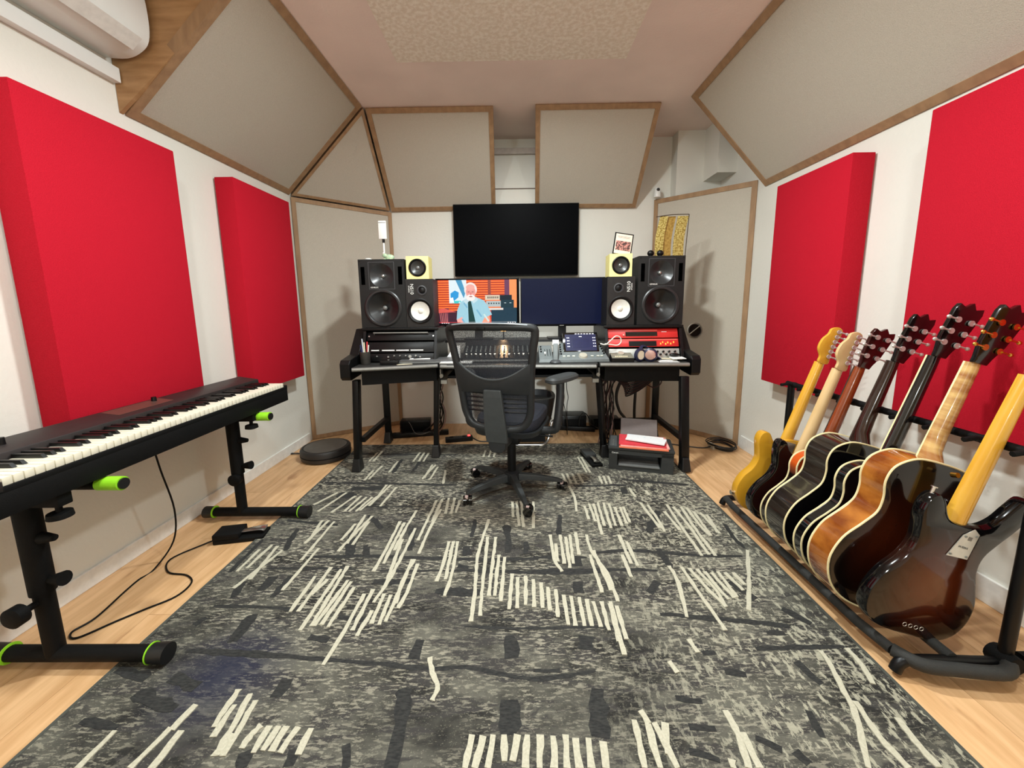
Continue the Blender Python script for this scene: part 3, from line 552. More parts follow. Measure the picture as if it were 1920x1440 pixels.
# man
poly((250,170,160),[(1150,1215),(1140,1170),(1200,1130),(1230,1180),(1230,1218)])
poly((250,160,130),[(1390,1218),(1420,1150),(1480,1140),(1490,1190),(1470,1218)])
poly((158,204,218),[(1210,1220),(1200,1150),(1140,1180),(1150,1080),(1185,1000),(1250,960),(1290,985),(1345,950),(1430,985),(1475,1060),(1508,1130),(1430,1160),(1400,1215),(1380,1220)])
for k in range(26):
    x=1165+(k*73)%300; z=1000+(k*47)%200
    if not(1260<x<1340): poly((120,176,204) if k%2 else (206,228,224),[(x,z),(x+14,z-8),(x+22,z+6),(x+8,z+14)])
poly((8,58,56),[(1262,985),(1292,985),(1338,1218),(1265,1218)])
poly((196,220,226),[(1215,985),(1258,955),(1275,990),(1240,1020)]); poly((196,220,226),[(1300,985),(1345,945),(1370,975),(1320,1015)])
ell((240,226,220),1292,872,66,72); ell((234,158,148),1294,900,50,62); ell((246,236,230),1292,955,46,34)
ell((238,170,158),1290,850,44,30); rect((120,70,66),1262,893,1282,899); rect((120,70,66),1304,893,1324,899); ell((222,130,122),1293,915,9,16); ell((160,80,76),1293,944,18,5)
rect((236,60,60),950,1204,1180,1208); rect((210,210,210),1180,1204,1750,1206)
for k in range(4): ell((240,240,240),1675+k*24,1212,8,5,8)
for k in range(4): rect((240,230,230),985+k*22,1210,998+k*22,1218)
obj('displayed_picture',pb,PM,ml,w=True,smooth=False,label='bright video picture of a bearded man before orange wooden slats')
# ------------------------------------------------------------------ on the desk
# mixer
mx=thing('mixing_console','black mixing console with rows of knobs and lit buttons, seen through the chair mesh','mixer',(-.11,2.60,ZT+.0008),rot=(0,0,0))
obj('console_body',B().prism([(-.26,-.02,0),(-.26,-.02,.03),(-.26,.20,.095),(-.26,.235,.13),(-.26,.235,0)],(.51,0,0)),BLK2,mx,bev=.003,smooth=False)
obj('front_strip',B().bb(-.25,.24,-.024,-.0202,.008,.020),SILV,mx)
kb=B().cyl((0,0,0),(0,0,.014),.0055,.0045,seg=10)
k0=obj('knob',kb,GREY,mx); k0.location=(-.235,.15,.083)
lb=obj('lit_button',B().box((0,0,.002),(.012,.006,.005)),LED,mx); lb.location=(-.232,.04,.05)
fd=obj('fader_cap',B().box((0,0,.006),(.010,.02,.012)),BLKG,mx); fd.location=(-.235,.01,.042)
for k in range(1,15):
    o=lb.copy();COL.objects.link(o);o.location=(-.232+k*.033,.04,.050)
for r_ in range(3):
    for k in range(15):
        if r_==0 and k==0: continue
        o=k0.copy();COL.objects.link(o);yy=.15-r_*.035;o.location=(-.235+k*.033,yy,.031+ (yy+.02)*.295+.0006)
for k in range(1,15):
    o=fd.copy();COL.objects.link(o);yy=.005+.012*((k*5)%3);o.location=(-.235+k*.033,yy,.030+(yy+.02)*.295)
cl_=thing('added_console_lamp','added slim black lamp bar under the screens for the glow on the mixing console','lamp',(-.09,2.872,.955))  # made-up lamp, added as a source for the mixer's warm glow
obj('added_lamp_bar',B().bb(-.17,-.01,2.865,2.885,.930,.945),BLK2,cl_,w=True,bev=.003); obj('added_lamp_arm',B().bb(-.095,-.085,2.872,2.90,.862,.932),BLK2,cl_,w=True); obj('added_glow_strip',B().bb(-.11,-.07,2.868,2.880,.9275,.930),mat('added_warm_glow',(255,190,110),.5,emit=4),cl_,w=True)
# touch controller
ct=thing('touch_controller','grey desk controller with a tilted navy touch screen, right of the chair','controller',(.455,2.575,ZT+.0008),rot=(0,0,R(2)))
obj('housing',B().prism([(-.175,-.03,0),(-.165,-.03,.022),(-.14,.14,.115),(-.14,.18,.115),(-.14,.18,0)],(.0,0,0)) if 0 else B().loft([[(-.175,-.03,0),(.175,-.03,0),(.15,.17,0),(-.15,.17,0)],[(-.17,-.03,.022),(.17,-.03,.022),(.138,.15,.115),(-.138,.15,.115)]]),mat('controller_grey',(104,110,110),.45),ct,bev=.003,smooth=False)
sl=math.atan2(.093,.18); q=Matrix.Rotation(sl,3,'X')
def onslope(x,s,up=.0): return Vector((x,-.03,.022))+Vector((0,math.cos(sl),math.sin(sl)))*s+Vector((0,-math.sin(sl),math.cos(sl)))*up
scr=B(); c=onslope(0,.135,.018); q2=Matrix.Rotation(R(58),3,'X'); scr.box(c+Vector((0,.01,.02)),(.245,.155,.014),q2); so=obj('touch_screen',scr,BLKG,ct,bev=.002)
c2=c+Vector((0,.01,.02))+q2@Vector((0,-.002,.0085))
sb=B(); sb.box(c2,(.215,.125,.001),q2); obj('display',sb,mat('ui_blue',(20,24,58),.3,emit=.35),ct)
sb=B(); sb.box(c2+q2@Vector((0,-.006,.001)),(.12,.068,.0008),q2); obj('meter_window',sb,mat('ui_blue_dark',(12,18,56),.3,emit=.35),ct)
sb=B()
for k in range(4):
    for xx in (-.092,-.082,.088,.1): sb.box(c2+q2@Vector((xx,-.03+k*.022,.001)),(.006,.006,.0008),q2)
for k in range(7): sb.box(c2+q2@Vector((-.03+k*.02,.066,.001)),(.012,.005,.0008),q2)
sb.box(c2+q2@Vector((0,.045,.001)),(.02,.004,.0008),q2)
obj('screen_icons',sb,mat('ui_white',(226,228,240),.4,emit=.8),ct)
dk=B().cyl((0,0,0),(0,0,.006),.006,seg=10); d0=obj('round_button',dk,BLK,ct); d0.location=onslope(-.145,.06); d0.rotation_euler=(sl,0,0)
for s in(-1,1):
    for k in range(5):
        if s<0 and k==0: continue
        o=d0.copy();COL.objects.link(o);o.location=onslope(s*(.147-.002*k),.06+k*.028)
obj('jog_wheel',B().cyl(onslope(0,.035),onslope(0,.035,.012),.030,.026),mat('wheel_silver',(190,186,170),.35,metal=.3),ct)
for xx in (-.13,-.10,-.065,.06,.10,.125): obj('soft_key',B().box(onslope(xx,.03,.004),(.018,.010,.006),Matrix.Rotation(sl,3,'X')),mat('key_pale',(196,200,186),.5),ct)
# white cable plugged to the controller, looping to the red rack
tag(obj('white_cable',B().tube([(.575,2.60,.855),(.605,2.58,.85),(.635,2.575,.875),(.67,2.58,.905),(.70,2.585,.90),(.712,2.588,.87),(.69,2.588,.845),(.64,2.58,.85),(.60,2.58,.855)],.004,8),mat('white_cable_jacket',(224,220,208),.5)),'white cable looping from the touch controller to the red rack unit','cable')
# fader/grey unit with phone handset
t=thing('fader_unit','grey narrow fader unit between the chair and the touch controller','controller',(.205,2.57,ZT+.0008))
obj('housing',B().loft([[(-.05,-.03,0),(.05,-.03,0),(.05,.15,0),(-.05,.15,0)],[(-.045,-.025,.02),(.045,-.025,.02),(.045,.14,.10),(-.045,.14,.10)]]),mat('controller_grey',(104,110,110),.45),t,bev=.003,smooth=False)
for k in range(3): obj('round_button',B().sph((-.03,.115-k*.028,.093-k*.0136),.006),BLK,t)
for k in range(3): obj('fader_slot',B().box((-.005+k*.018,.05,.0605),(.003,.08,.002),Matrix.Rotation(R(25),3,'X')),BLK,t)
obj('fader_knob',B().box((-.005,.03,.058),(.010,.018,.012),Matrix.Rotation(R(25),3,'X')),PAPER,t,bev=.002)
t=thing('phone_handset','grey handset standing in its cradle beside the touch controller, white note on top','phone',(.265,2.535,ZT+.0008),rot=(0,0,R(-6)))
obj('cradle',B().lathe([(.035,0),(.038,.006),(.028,.018),(.014,.022),(0,.022)]),DGREY,t)
obj('handset',B().box((.0,.015,.07),(.034,.022,.12),Matrix.Rotation(R(-12),3,'X')),mat('controller_grey',(104,110,110),.45),t,bev=.006)
obj('white_note',B().box((.0,.026,.135),(.042,.003,.034),Matrix.Rotation(R(-20),3,'X')),PAPER,t)
# pen cup
t=thing('pen_cup','dark wire cup full of pens at the left end of the desk','pen holder',(-1.015,2.56,ZT+.0008))
obj('cup',B().lathe([(.030,0),(.032,.003),(.034,.085),(.031,.085),(.029,.006),(0,.006)],seg=20),mat('smoked_cup',(70,68,64),.3,metal=.4),t)
pc=[((238,236,228)),((214,66,70)),((200,206,214)),((30,40,90)),((236,226,190))]
for k in range(5):
    a=k*1.25; p0=Vector((.012*math.cos(a),.012*math.sin(a),.008)); p1=Vector((.027*math.cos(a),.027*math.sin(a),.13+.02*(k%3)))
    po=B().cyl(p0,p1,.0042,seg=8); o=tag(obj('pen',po,mat('pen_%d'%k,pc[k],.4)),['white pen, tallest in the cup','red pen in the cup','light grey pen in the cup','dark blue pen in the cup','cream pen in the cup'][k],'pen'); o.location=(-1.015,2.56,ZT+.0008)
# left wing: laptop-like case, papers, hand-sized black device, keyboard
t=thing('closed_laptop','closed silver-grey laptop lying across the left wing of the desk','laptop',(-.60,2.62,ZT+.0008),rot=(0,0,R(4)))
obj('base',B().bb(-.19,.19,-.06,.10,0,.014),mat('laptop_grey',(116,118,118),.35,metal=.4),t,bev=.003); obj('lid',B().bb(-.19,.19,-.06,.10,.0145,.022),mat('laptop_lid',(98,98,98),.4,metal=.4),t,bev=.003)
tag(obj('white_notepad',B().box((-.66,2.63,ZT+.0262),(.14,.06,.005),Matrix.Rotation(R(3),3,'Z')),PAPER,bev=.001),'white notepad lying on the closed laptop','notepad')
tag(obj('black_pen',B().cyl((-.70,2.60,ZT+.033),(-.56,2.66,ZT+.033),.0035,seg=8),BLK),'thin black pen lying on the white notepad','pen')
t=thing('calculator','black flat device lying in front of the left desk rack','device',(-.845,2.545,ZT+.0008),rot=(0,0,R(6)))
obj('casing',B().bb(-.06,.06,-.03,.03,0,.028),BLK2,t,bev=.006); obj('glossy_top',B().bb(-.05,.05,-.024,.024,.0282,.0295),BLKG,t)
tag(obj('paper_scrap',B().box((-.745,2.535,ZT+.0018),(.10,.035,.001),Matrix.Rotation(R(20),3,'Z')),mat('paper_beige',(206,196,170),.8)),'small beige paper lying by the black flat device','paper')
t=thing('computer_keyboard','slim pale computer keyboard at the front of the desk, left of the chair','keyboard',(-.42,2.575,ZT+.0008),rot=(0,0,0))
obj('key_deck',B().bb(-.09,.13,-.05,.04,0,.008),mat('aluminium',(176,176,172),.35,metal=.5),t,bev=.002); obj('key_field',B().bb(-.085,.125,-.045,.03,.0082,.011),PAPER,t)
t=thing('desktop_computer','small white pad propped behind the computer keyboard','tablet',(-.47,2.74,ZT+.0008))
obj('stand',B().bb(-.03,.05,0,.05,0,.01),BLK2,t); obj('slab',B().prism([(-.03,0,.012),(.07,0,.012),(.07,.015,.10),(.03,.015,.10)],(0,.006,0)),PAPER,t)
# right wing
t=thing('beat_machine','small black recorder with rows of pale buttons on the right desk wing','recorder',(.715,2.575,ZT+.0008))
obj('casing',B().loft([[(-.075,-.035,0),(.075,-.035,0),(.075,.04,0),(-.075,.04,0)],[(-.075,-.035,.024),(.075,-.035,.024),(.072,.04,.052),(-.072,.04,.052)]]),BLK2,t,bev=.002,smooth=False)
obj('control_plate',B().box((0,.0025,.0395),(.142,.076,.002),Matrix.Rotation(math.atan2(.028,.075),3,'X')),mat('plate_olive',(120,118,104),.5),t)
for k in range(7): obj('key',B().box((-.045+k*.0125,-.018,.0345),(.009,.010,.005),Matrix.Rotation(.36,3,'X')),mat('key_cream',(226,216,184),.5),t)
obj('dial',B().cyl((0,.022,.046),(0,.018,.056),.022,.020),mat('wheel_silver',(190,186,170),.35,metal=.3),t)
hp=thing('headphones','dark blue over-ear headphones lying on the right desk wing','headphones',(.865,2.555,ZT+.0008))
NV=mat('navy_leather',(26,30,58),.4)
def cup(y,tilt,inner):
    b=B(); M=Matrix.Translation((y,0,.045))@Matrix.Rotation(tilt,4,'Z')@Matrix.Rotation(R(90),4,'Y')
    b.lathe([(.040,-.012),(.046,-.006),(.046,.006),(.034,.014),(.030,.010),(0,.010)],seg=28); b.bm.transform(M); return b,M
b,M=cup(-.035,R(-62),0); obj('ear_cushion',b,NV,hp)
b=B(); b.cyl((0,0,.010),(0,0,.0125),.030); b.bm.transform(M); obj('cushion_lining',b,mat('lining_cream',(226,216,190),.8),hp)
b,M=cup(.035,R(-105),0); obj('ear_cushion',b,NV,hp)
b=B(); b.lathe([(.032,.0),(.036,.012),(.03,.018),(.012,.02),(0,.02)],seg=24); b.bm.transform(M); obj('ear_cup_shell',b,mat('rose_metal',(200,164,156),.25,metal=.6),hp)
obj('headband',B().tube([(-.03,.02,.07),(0,.055,.10),(.05,.06,.075),(.09,.045,.03),(.115,.02,.012)],.008,8,flat=(1.5,.7)),NV,hp)
t=thing('crumpled_papers','pile of white and beige receipts at the right end of the desk','papers',(1.04,2.57,ZT+.0008))
for k,(x,y,a,w_,h_) in enumerate(((-.02,0,10,.12,.05),(.02,.03,-15,.13,.05),(.05,.0,5,.09,.06))):
    obj('sheet',B().box((x,y,.004+k*.008),(w_,h_,.004),Matrix.Rotation(R(a),3,'Z')@Matrix.Rotation(R(4*(k-1)),3,'X')),PAPER if k!=1 else mat('paper_beige',(206,196,170),.8),t)
tag(obj('white_slip',B().box((1.015,2.528,ZT+.0015),(.13,.04,.0008),Matrix.Rotation(R(-3),3,'Z')),PAPER),'flat white slip of paper at the front edge of the right desk wing','paper')
tag(obj('black_glasses_case',B().sph((1.08,2.60,ZT+.038),.022,(1.6,.8,.6)),BLK2),'small black pouch lying on the receipts by the right desk cheek','pouch')
# on the speakers
t=thing('phone_stand','white phone-shaped mirror on a thin post standing on the left large speaker','phone holder',(-.925,2.80,ZS+.466))
obj('base_disc',B().lathe([(.05,0),(.05,.006),(.012,.012),(0,.012)]),WHITE,t); obj('post',B().cyl((0,0,.01),(0,0,.14),.006,seg=10),WHITE,t)
obj('clamp',B().cyl((0,0,.125),(0,0,.15),.009,seg=10),BLK2,t); obj('slab',B().bb(-.031,.025,-.006,.004,.15,.275),WHITE,t,bev=.004); obj('dark_line',B().bb(-.029,.023,-.007,-.0058,.260,.263),DGREY,t)
t=thing('frog_figurine','small pale green frog figurine beside the white post','figurine',(-.89,2.775,ZS+.466))
FG=mat('frog_green',(150,190,160),.5,c2=(196,206,170),scale=60)
obj('body',B().sph((.01,0,.022),.026,(1.25,.9,.8)),FG,t); obj('head',B().sph((-.022,-.005,.034),.017,(1.1,1,.85)),FG,t)
for s in(-1,1): obj('eye',B().sph((-.028,-.008+s*.009,.048),.005),CONEW,t)
for dx,dy in ((-.02,-.02),(.02,-.02),(.03,.02),(-.02,.02)): obj('foot',B().sph((dx,dy,.006),.009,(1.5,1,.6)),FG,t)
tag(obj('paper_card',B().box((-.865,2.745,ZS+.4672),(.10,.05,.002)),PAPER),'white card under the edge of the frog figurine','card')
tag(obj('white_puck',B().lathe([(.022,0),(.024,.005),(.016,.011),(0,.012)],(-1.015,2.73,ZS+.466)),WHITE),'small round white puck at the left end of the left large speaker','puck')
t=thing('gold_ornament','gold shimmering curved three-strip ornament on the right large speaker','ornament',(1.115,2.86,ZS+.466))
GL=mat('gold_glitter',(150,126,50),.4,metal=.4,c2=(214,200,124),scale=90,lo=.4,hi=.6,bump=.6,bscale=200)
for k,(x0,x1) in enumerate(((-.105,-.049),(-.043,.010),(.019,.095))):
    pts=[]
    for j in range(9):
        z=.0+.29*j/8; bulge=.010*math.sin(math.pi*min(1,j/8*1.1)); pts.append((x0-bulge*(1 if k<2 else .3)+.03*(j/8)**2*(.8),z,x1-bulge*.6+.03*(j/8)**2*.8))
    poly_=[(a,0,z) for a,z,b_ in pts]+[(b_,0,z) for a,z,b_ in pts][::-1]
    st=B().prism(poly_,(0,.004,0)); so=obj('gold_strip',st,GL if k!=1 else mat('gold_dull',(150,118,52),.5,metal=.4,c2=(190,160,84),scale=60),t); so.location=(0,-.012 if k!=1 else .0,0)
obj('twig_frame',B().tube([(-.11,-.014,.285),(0,-.016,.298),(.12,-.014,.30)],.003,6).tube([(.12,-.014,.30),(.105,-.014,.0)],.003,6,sm=False),mat('dark_twig',(64,50,34),.8),t)
for k,x in enumerate((.935,1.000)):
    t=thing('black_knob_ball',['left','right'][k]+' one of two small black balls in front of the gold ornament','ball',(x,2.73,ZS+.466),group='black balls on the right speaker')
    obj('ball',B().sph((0,0,.021),.021,(1.1,1,1)),BLK2,t); obj('foot_ring',B().cyl((0,0,0),(0,0,.006),.014),BLK,t)
t=thing('picture_frame','black framed group photo leaning on the right yellow cube speaker','picture frame',(.752,2.79,ZS+.4845),rot=(R(-8),R(9),0))
obj('frame',B().bb(-.066,.066,0,.008,0,.155),BLK,t,bev=.001); obj('mount',B().bb(-.058,.058,-.0012,0,.008,.147),mat('mount_cream',(226,206,188),.7),t)
obj('photograph',B().bb(-.052,.052,-.002,-.001,.032,.098),mat('group_photo',(60,36,34),.5,c2=(206,140,128),scale=90,lo=.45,hi=.6),t)
obj('caption_line',B().bb(-.045,.045,-.002,-.001,.128,.130).bb(-.04,.04,-.002,-.001,.120,.122),mat('caption_grey',(120,100,92),.7),t)
t=thing('security_camera','small white camera with black lens on top of the corner door panel','camera',(1.235,3.50,2.025))
obj('housing',B().lathe([(.028,0),(.03,.01),(.026,.06),(.018,.078),(0,.082)],seg=20),WHITE,t); obj('lens',B().sph((0,-.018,.058),.015,(1,.9,1.1)),BLKG,t)
# ------------------------------------------------------------------ digital piano on its stand
kp=thing('digital_piano','long black stage piano with white keys on a black stand along the left wall','piano',(-1.475,1.54,.585))
x0,x1,y0,y1=-1.625,-1.332,.905,2.180
obj('case_base',B().bb(x0,x1,y0,y1,.585,.655),BLKM,kp,w=True,bev=.004)
obj('front_rail',B().bb(-1.345,x1,y0,y1,.650,.668),BLKM,kp,w=True,bev=.002)
obj('control_panel',B().prism([(x0,y0,.655),(x0,y0,.722),(x0+.02,y0,.728),(-1.497,y0,.712),(-1.492,y0,.655)],(0,y1-y0,0)),mat('panel_brown_black',(36,30,29),.5),kp,w=True,bev=.003)
obj('end_block',B().bb(-1.492,x1,y0,y0+.022,.655,.683),mat('panel_brown_black',(36,30,29),.5),kp,w=True,bev=.002)
obj('end_block',B().bb(-1.492,x1,y1-.022,y1,.655,.675),BLKM,kp,w=True,bev=.002)
obj('display_panel',B().prism([(-1.60,1.42,.7262),(-1.53,1.42,.7172),(-1.53,1.66,.7172),(-1.60,1.66,.7262)],(0,0,.0012)),mat('display_brown',(84,60,52),.3),kp,w=True)
for (x,y) in ((-1.60,.97),(-1.56,1.10),(-1.58,1.62)): obj('panel_knob',B().cyl((x,y,.720),(x,y,.742),.010,.009),BLK2,kp,w=True)
KW=mat('piano_white',(226,219,198),.4); wkm=B().bb(0,.150,-.0106,.0106,0,.024)
k0=obj('white_key',wkm,KW,kp,bev=.0012); sx=-1.488+1.475
n0=y0+.024-1.54; pitch=(y1-y0-.048)/52
for k in range(52):
    o=k0 if k==0 else k0.copy()
    if k: COL.objects.link(o)
    o.location=(sx,n0+pitch*(k+.5),.690-.024-.585)
bk0=obj('black_key',B().loft([[(0,-.0055,0),(.098,-.0055,0),(.098,.0055,0),(0,.0055,0)],[(0,-.0045,.012),(.088,-.0045,.012),(.088,.0045,.012),(0,.0045,.012)]]),mat('ebony_key',(10,10,10),.35),kp,smooth=False); first=True
for k in range(51):
    if (k%7) in (1,4): continue        # lowest key is an A
    o=bk0 if first else bk0.copy()
    if not first: COL.objects.link(o)
    first=False; o.location=(sx-.002,n0+pitch*(k+1),.690-.585)
t=thing('piano_stand','black tubular keyboard stand with lime green arm ends and rings, under the stage piano','stand',(-1.53,1.54,0))
for yy,ya in ((1.06,1.17),(1.905,1.93)):
    obj('foot_bar',B().cyl((-1.665,yy,.042),(-1.115,yy,.042),.0235,seg=20),BLKM,t,w=True)
    for s,x in ((-1,-1.67),(1,-1.11)):
        obj('foot_cap',B().cyl((x-s*.05,yy,.0415),(x,yy,.0415),.029,.030,seg=20),RUB,t,w=True)
        obj('lime_ring',B().lathe([(.0235,-.0015),(.0312,-.0015),(.0312,.0015),(.0235,.0015)],(x-s*.052,yy,.0425),'X',24),LIME,t,w=True)
    co=obj('column',B().cyl((-1.47,yy,.04),(-1.47,yy,.56),.024,seg=20),BLKM,t,w=True)
    obj('column_sleeve',B().cyl((-1.47,yy,.26),(-1.47,yy,.545),.030,seg=20),BLKM,co,w=True)
    obj('arm',B().bb(-1.60,-1.345,yy-.02,yy+.02,.545,.583),BLKM,t,w=True,bev=.004)
    obj('arm',B().cyl((-1.60,ya,.560),(-1.36,ya,.560),.020,seg=16),BLKM,t,w=True)
    obj('arm_grip',B().cyl((-1.36,ya,.560),(-1.285,ya,.560),.0225,.0225,seg=20),LIME,t,w=True)
    obj('grip_end',B().cyl((-1.286,ya,.560),(-1.279,ya,.560),.018,seg=20),RUB,t,w=True)
    obj('knob',B().lathe([(.008,0),(.008,-.02),(.028,-.022),(.030,-.038),(.02,-.042),(0,-.042)],(-1.37,yy+.0,.545),'Z',20),BLKM,t,w=True)
    obj('knob',B().cyl((-1.44,yy,.44),(-1.40,yy,.44),.018,.010,seg=12),BLKM,co,w=True)
    obj('knob',B().cyl((-1.44,yy,.30),(-1.395,yy,.305),.012,.022,seg=14),BLKM,co,w=True)
    obj('knob',B().lathe([(.010,0),(.010,.03),(.030,.034),(.031,.06),(.022,.066),(0,.066)],(-1.47,yy-.022 if yy<1.5 else yy+.022,.235),'Y',20),BLKM,co,w=True)
tag(obj('pedal_cable',B().tube([(-1.50,1.50,.586),(-1.50,1.52,.45),(-1.505,1.56,.25),(-1.53,1.56,.10),(-1.575,1.50,.006),(-1.583,1.44,.004),(-1.574,1.374,.004),(-1.549,1.242,.004),(-1.565,1.179,.004),(-1.52,1.155,.004),(-1.457,1.225,.004),(-1.406,1.279,.004),(-1.343,1.345,.004),(-1.345,1.42,.004),(-1.404,1.465,.004),(-1.50,1.485,.004),(-1.566,1.57,.004),(-1.50,1.675,.006),(-1.455,1.71,.012)],.0034,8),BLK),'thin black pedal cable hanging from the stage piano and looping on the oak floor','cable')
t=thing('sustain_pedal','black sustain pedal with a chrome footplate on the floor beside the rug, left','pedal',(-1.36,1.735,0),rz=R(11))
obj('base',B().bb(-.105,.115,-.045,.045,.001,.022),BLKM,t,bev=.004); obj('housing',B().bb(-.105,.01,-.046,.046,.022,.05),BLKM,t,bev=.004)
obj('footplate',B().tube([(0,0,.036),(.05,0,.042),(.09,0,.044),(.112,0,.040)],lambda u:.014+.012*u,14,flat=(1,.3)),CHROME,t,label='chrome footplate')
# ------------------------------------------------------------------ office chair
ch=thing('office_chair','black mesh-backed office swivel chair in front of the desk, seen from behind','chair',(-.03,2.20,0),rz=R(-16))
CF=mat('chair_plastic',(48,50,50),.5,spec=.35); CM=mat('chair_frame_dark',(26,27,28),.45,spec=.35)
def hw(z): return .185+.030*min(1,max(0,(z-.55)/.45))
def by(z,u=0): return -.258-.21*(z-.47)-.0+.03*u*u
outer=[]
zb,zt=.475,1.018
oz=[(0,zb),(.10,zb+.003),(.150,zb+.03),(.178,zb+.09),(.186,.66),(.196,.80),(.212,.92),(.222,.985),(.210,1.012),(.12,zt),(0,zt)]
pts=[Vector((x,by(z,x/.2),z)) for x,z in oz]+[Vector((-x,by(z,x/.2),z)) for x,z in oz[-2:0:-1]]
obj('back_frame',B().tube(pts,.0175,12,closed=True,sub=5,flat=(1,1.15)),CM,ch)
def curve_top(u): return .752+.095*u*u
NB=25
def band(b,f0,f1,th,lim=1.0,off=0):
    A_=[];D_=[]
    for i in range(NB):
        u=(-1+2*i/(NB-1))*lim
        z0_,z1_=f0(u),f1(u)
        r=[]
        for z in (z0_,z1_):
            r.append((u*hw(z),by(z,u)-off,z))
        A_.append(r)
    v=[[ (b.bm.verts.new(p),b.bm.verts.new((p[0],p[1]-th,p[2]))) for p in r] for r in A_]
    for i in range(NB-1):
        a,c=v[i],v[i+1]
        for k in (0,1): b.bm.faces.new((a[0][k],c[0][k],c[1][k],a[1][k]))
        b.bm.faces.new((a[0][0],a[0][1],c[0][1],c[0][0]));b.bm.faces.new((a[1][0],c[1][0],c[1][1],a[1][1]))
    for a in (v[0],v[-1]): b.bm.faces.new((a[0][0],a[1][0],a[1][1],a[0][1]))
    return b
obj('back_yoke',band(B(),lambda u:.682-.01*u*u,curve_top,.018,.97),CM,ch,bev=.004)
obj('yoke_rim',B().tube([((-1+2*i/20)*.95*hw(.8),by(.77,(-1+i/10))-.016,curve_top((-1+2*i/20)*.95)) for i in range(21)],.0055,8,sm=False),CF,ch,label='lighter grey curved rim')
def net(name,f0,f1,m,nz=6):
    b=B(); g=[]
    for i in range(NB):
        u=(-1+2*i/(NB-1))*.98; g.append([b.bm.verts.new((u*hw(f0(u)+(f1(u)-f0(u))*j/nz),by(f0(u)+(f1(u)-f0(u))*j/nz,u)+.004,f0(u)+(f1(u)-f0(u))*j/nz)) for j in range(nz+1)])
    for i in range(NB-1):
        for j in range(nz): b.bm.faces.new((g[i][j],g[i+1][j],g[i+1][j+1],g[i][j+1]))
    return obj(name,b,m,ch)
def meshmat():
    m=mat('chair_mesh',(30,32,38),.6,alpha=.42); n=m.node_tree.nodes;L=m.node_tree.links;b=n['Principled BSDF']
    tc=n.new('ShaderNodeTexCoord');v=n.new('ShaderNodeTexVoronoi');v.inputs['Scale'].default_value=330;L.new(tc.outputs['Object'],v.inputs['Vector'])
    r=n.new('ShaderNodeMapRange');r.inputs[1].default_value=.15;r.inputs[2].default_value=.55;r.inputs[3].default_value=.18;r.inputs[4].default_value=.8;L.new(v.outputs['Distance'],r.inputs[0]);L.new(r.outputs[0],b.inputs['Alpha'])
    return m
MM=meshmat()
net('back_mesh',lambda u:curve_top(u)-.005,lambda u:1.008,MM)
net('lumbar_mesh',lambda u:.492+.05*u*u,lambda u:.69,MM)
obj('top_highlight',B().tube([(-.19,by(1.01,.9)-.010,1.026),(-.1,by(1.02)-.012,1.034),(.1,by(1.02)-.012,1.034),(.19,by(1.01,.9)-.010,1.026)],.006,8,flat=(1.6,.7)),mat('highlight_grey',(120,124,128),.4),ch,label='light grey painted highlight along the top bar')  # pale strip painting the light caught by the chair's top bar
obj('headrest_bracket',B().box((-.03,by(1.0)-.022,1.012),(.042,.014,.014)),BLK,ch,bev=.003)
for k in range(5):
    z=.57+.025*k
    obj('lumbar_rib',B().tube([(-.165,by(z,.8)+.012,z),(-.08,by(z,.4)+.004,z+.004),(0,by(z,0)+.004,z),(.08,by(z,.4)+.004,z+.004),(.165,by(z,.8)+.012,z)],.0045,6,flat=(1,1.2)),BLK2,ch)
sp=B(); sp.loft([[(-w_,y_-.028,z_),(w_,y_-.028,z_),(w_,y_,z_),(-w_,y_,z_)] for w_,y_,z_ in ((.058,-.245,.40),(.060,-.265,.47),(.056,-.285,.56),(.050,-.302,.66),(.046,-.306,.70))])
obj('spine',sp,CF,ch,bev=.006,smooth=False)
obj('spine_bracket',B().loft([[(-w_,-.27,z_),(w_,-.27,z_),(w_,y_,z_),(-w_,y_,z_)] for w_,y_,z_ in ((.03,.0,.345),(.045,-.10,.37),(.05,-.22,.42))]),CM,ch,bev=.005,smooth=False)
SEAT=mat('seat_fabric',(18,21,32),.8,bump=.4,bscale=300)
sb=B(); 
def rr(w_,d_,z,cy=.0,n=32,e=4.0): return [(w_*math.copysign(abs(math.cos(2*math.pi*k/n))**(2/e),math.cos(2*math.pi*k/n)),cy+d_*math.copysign(abs(math.sin(2*math.pi*k/n))**(2/e),math.sin(2*math.pi*k/n)),z) for k in range(n)]
sb.loft([rr(.17,.20,.425,.04),rr(.180,.22,.435,.05),rr(.186,.23,.46,.05),rr(.182,.225,.49,.05),rr(.17,.19,.503,.04),rr(.08,.08,.500,.02)])
obj('seat',sb,SEAT,ch); obj('seat_pan',B().loft([rr(.14,.16,.385,.03),rr(.19,.21,.40,.03),rr(.20,.22,.43,.03)]),CM,ch)
obj('mechanism',B().bb(-.07,.07,-.10,.12,.33,.395),BLK,ch,bev=.01); obj('tilt_lever',B().cyl((.06,.03,.36),(.24,.05,.35),.006),BLK,ch)
for s in (-1,1):
    xo=.29 if s>0 else .275
    ap=obj('armrest_post',B().tube([(s*.16,-.02,.405),(s*(xo-.03),-.02,.415),(s*(xo-.012),-.02,.46),(s*xo,-.005,.60),(s*xo,0,.690)],.019,10,flat=(.9,1.25),sub=4),CM,ch)
    Mr=Matrix.Translation((s*xo,0,0))@Matrix.Rotation(R(-24*s),4,'Z'); pb_=B().loft([rr(.034,.11,.690,.02,24,3),rr(.052,.135,.700,.02,24,3),rr(.052,.135,.715,.02,24,3),rr(.040,.12,.726,.02,24,3)]); pb_.bm.transform(Mr)
    obj('armrest_pad',pb_,CF,ap)
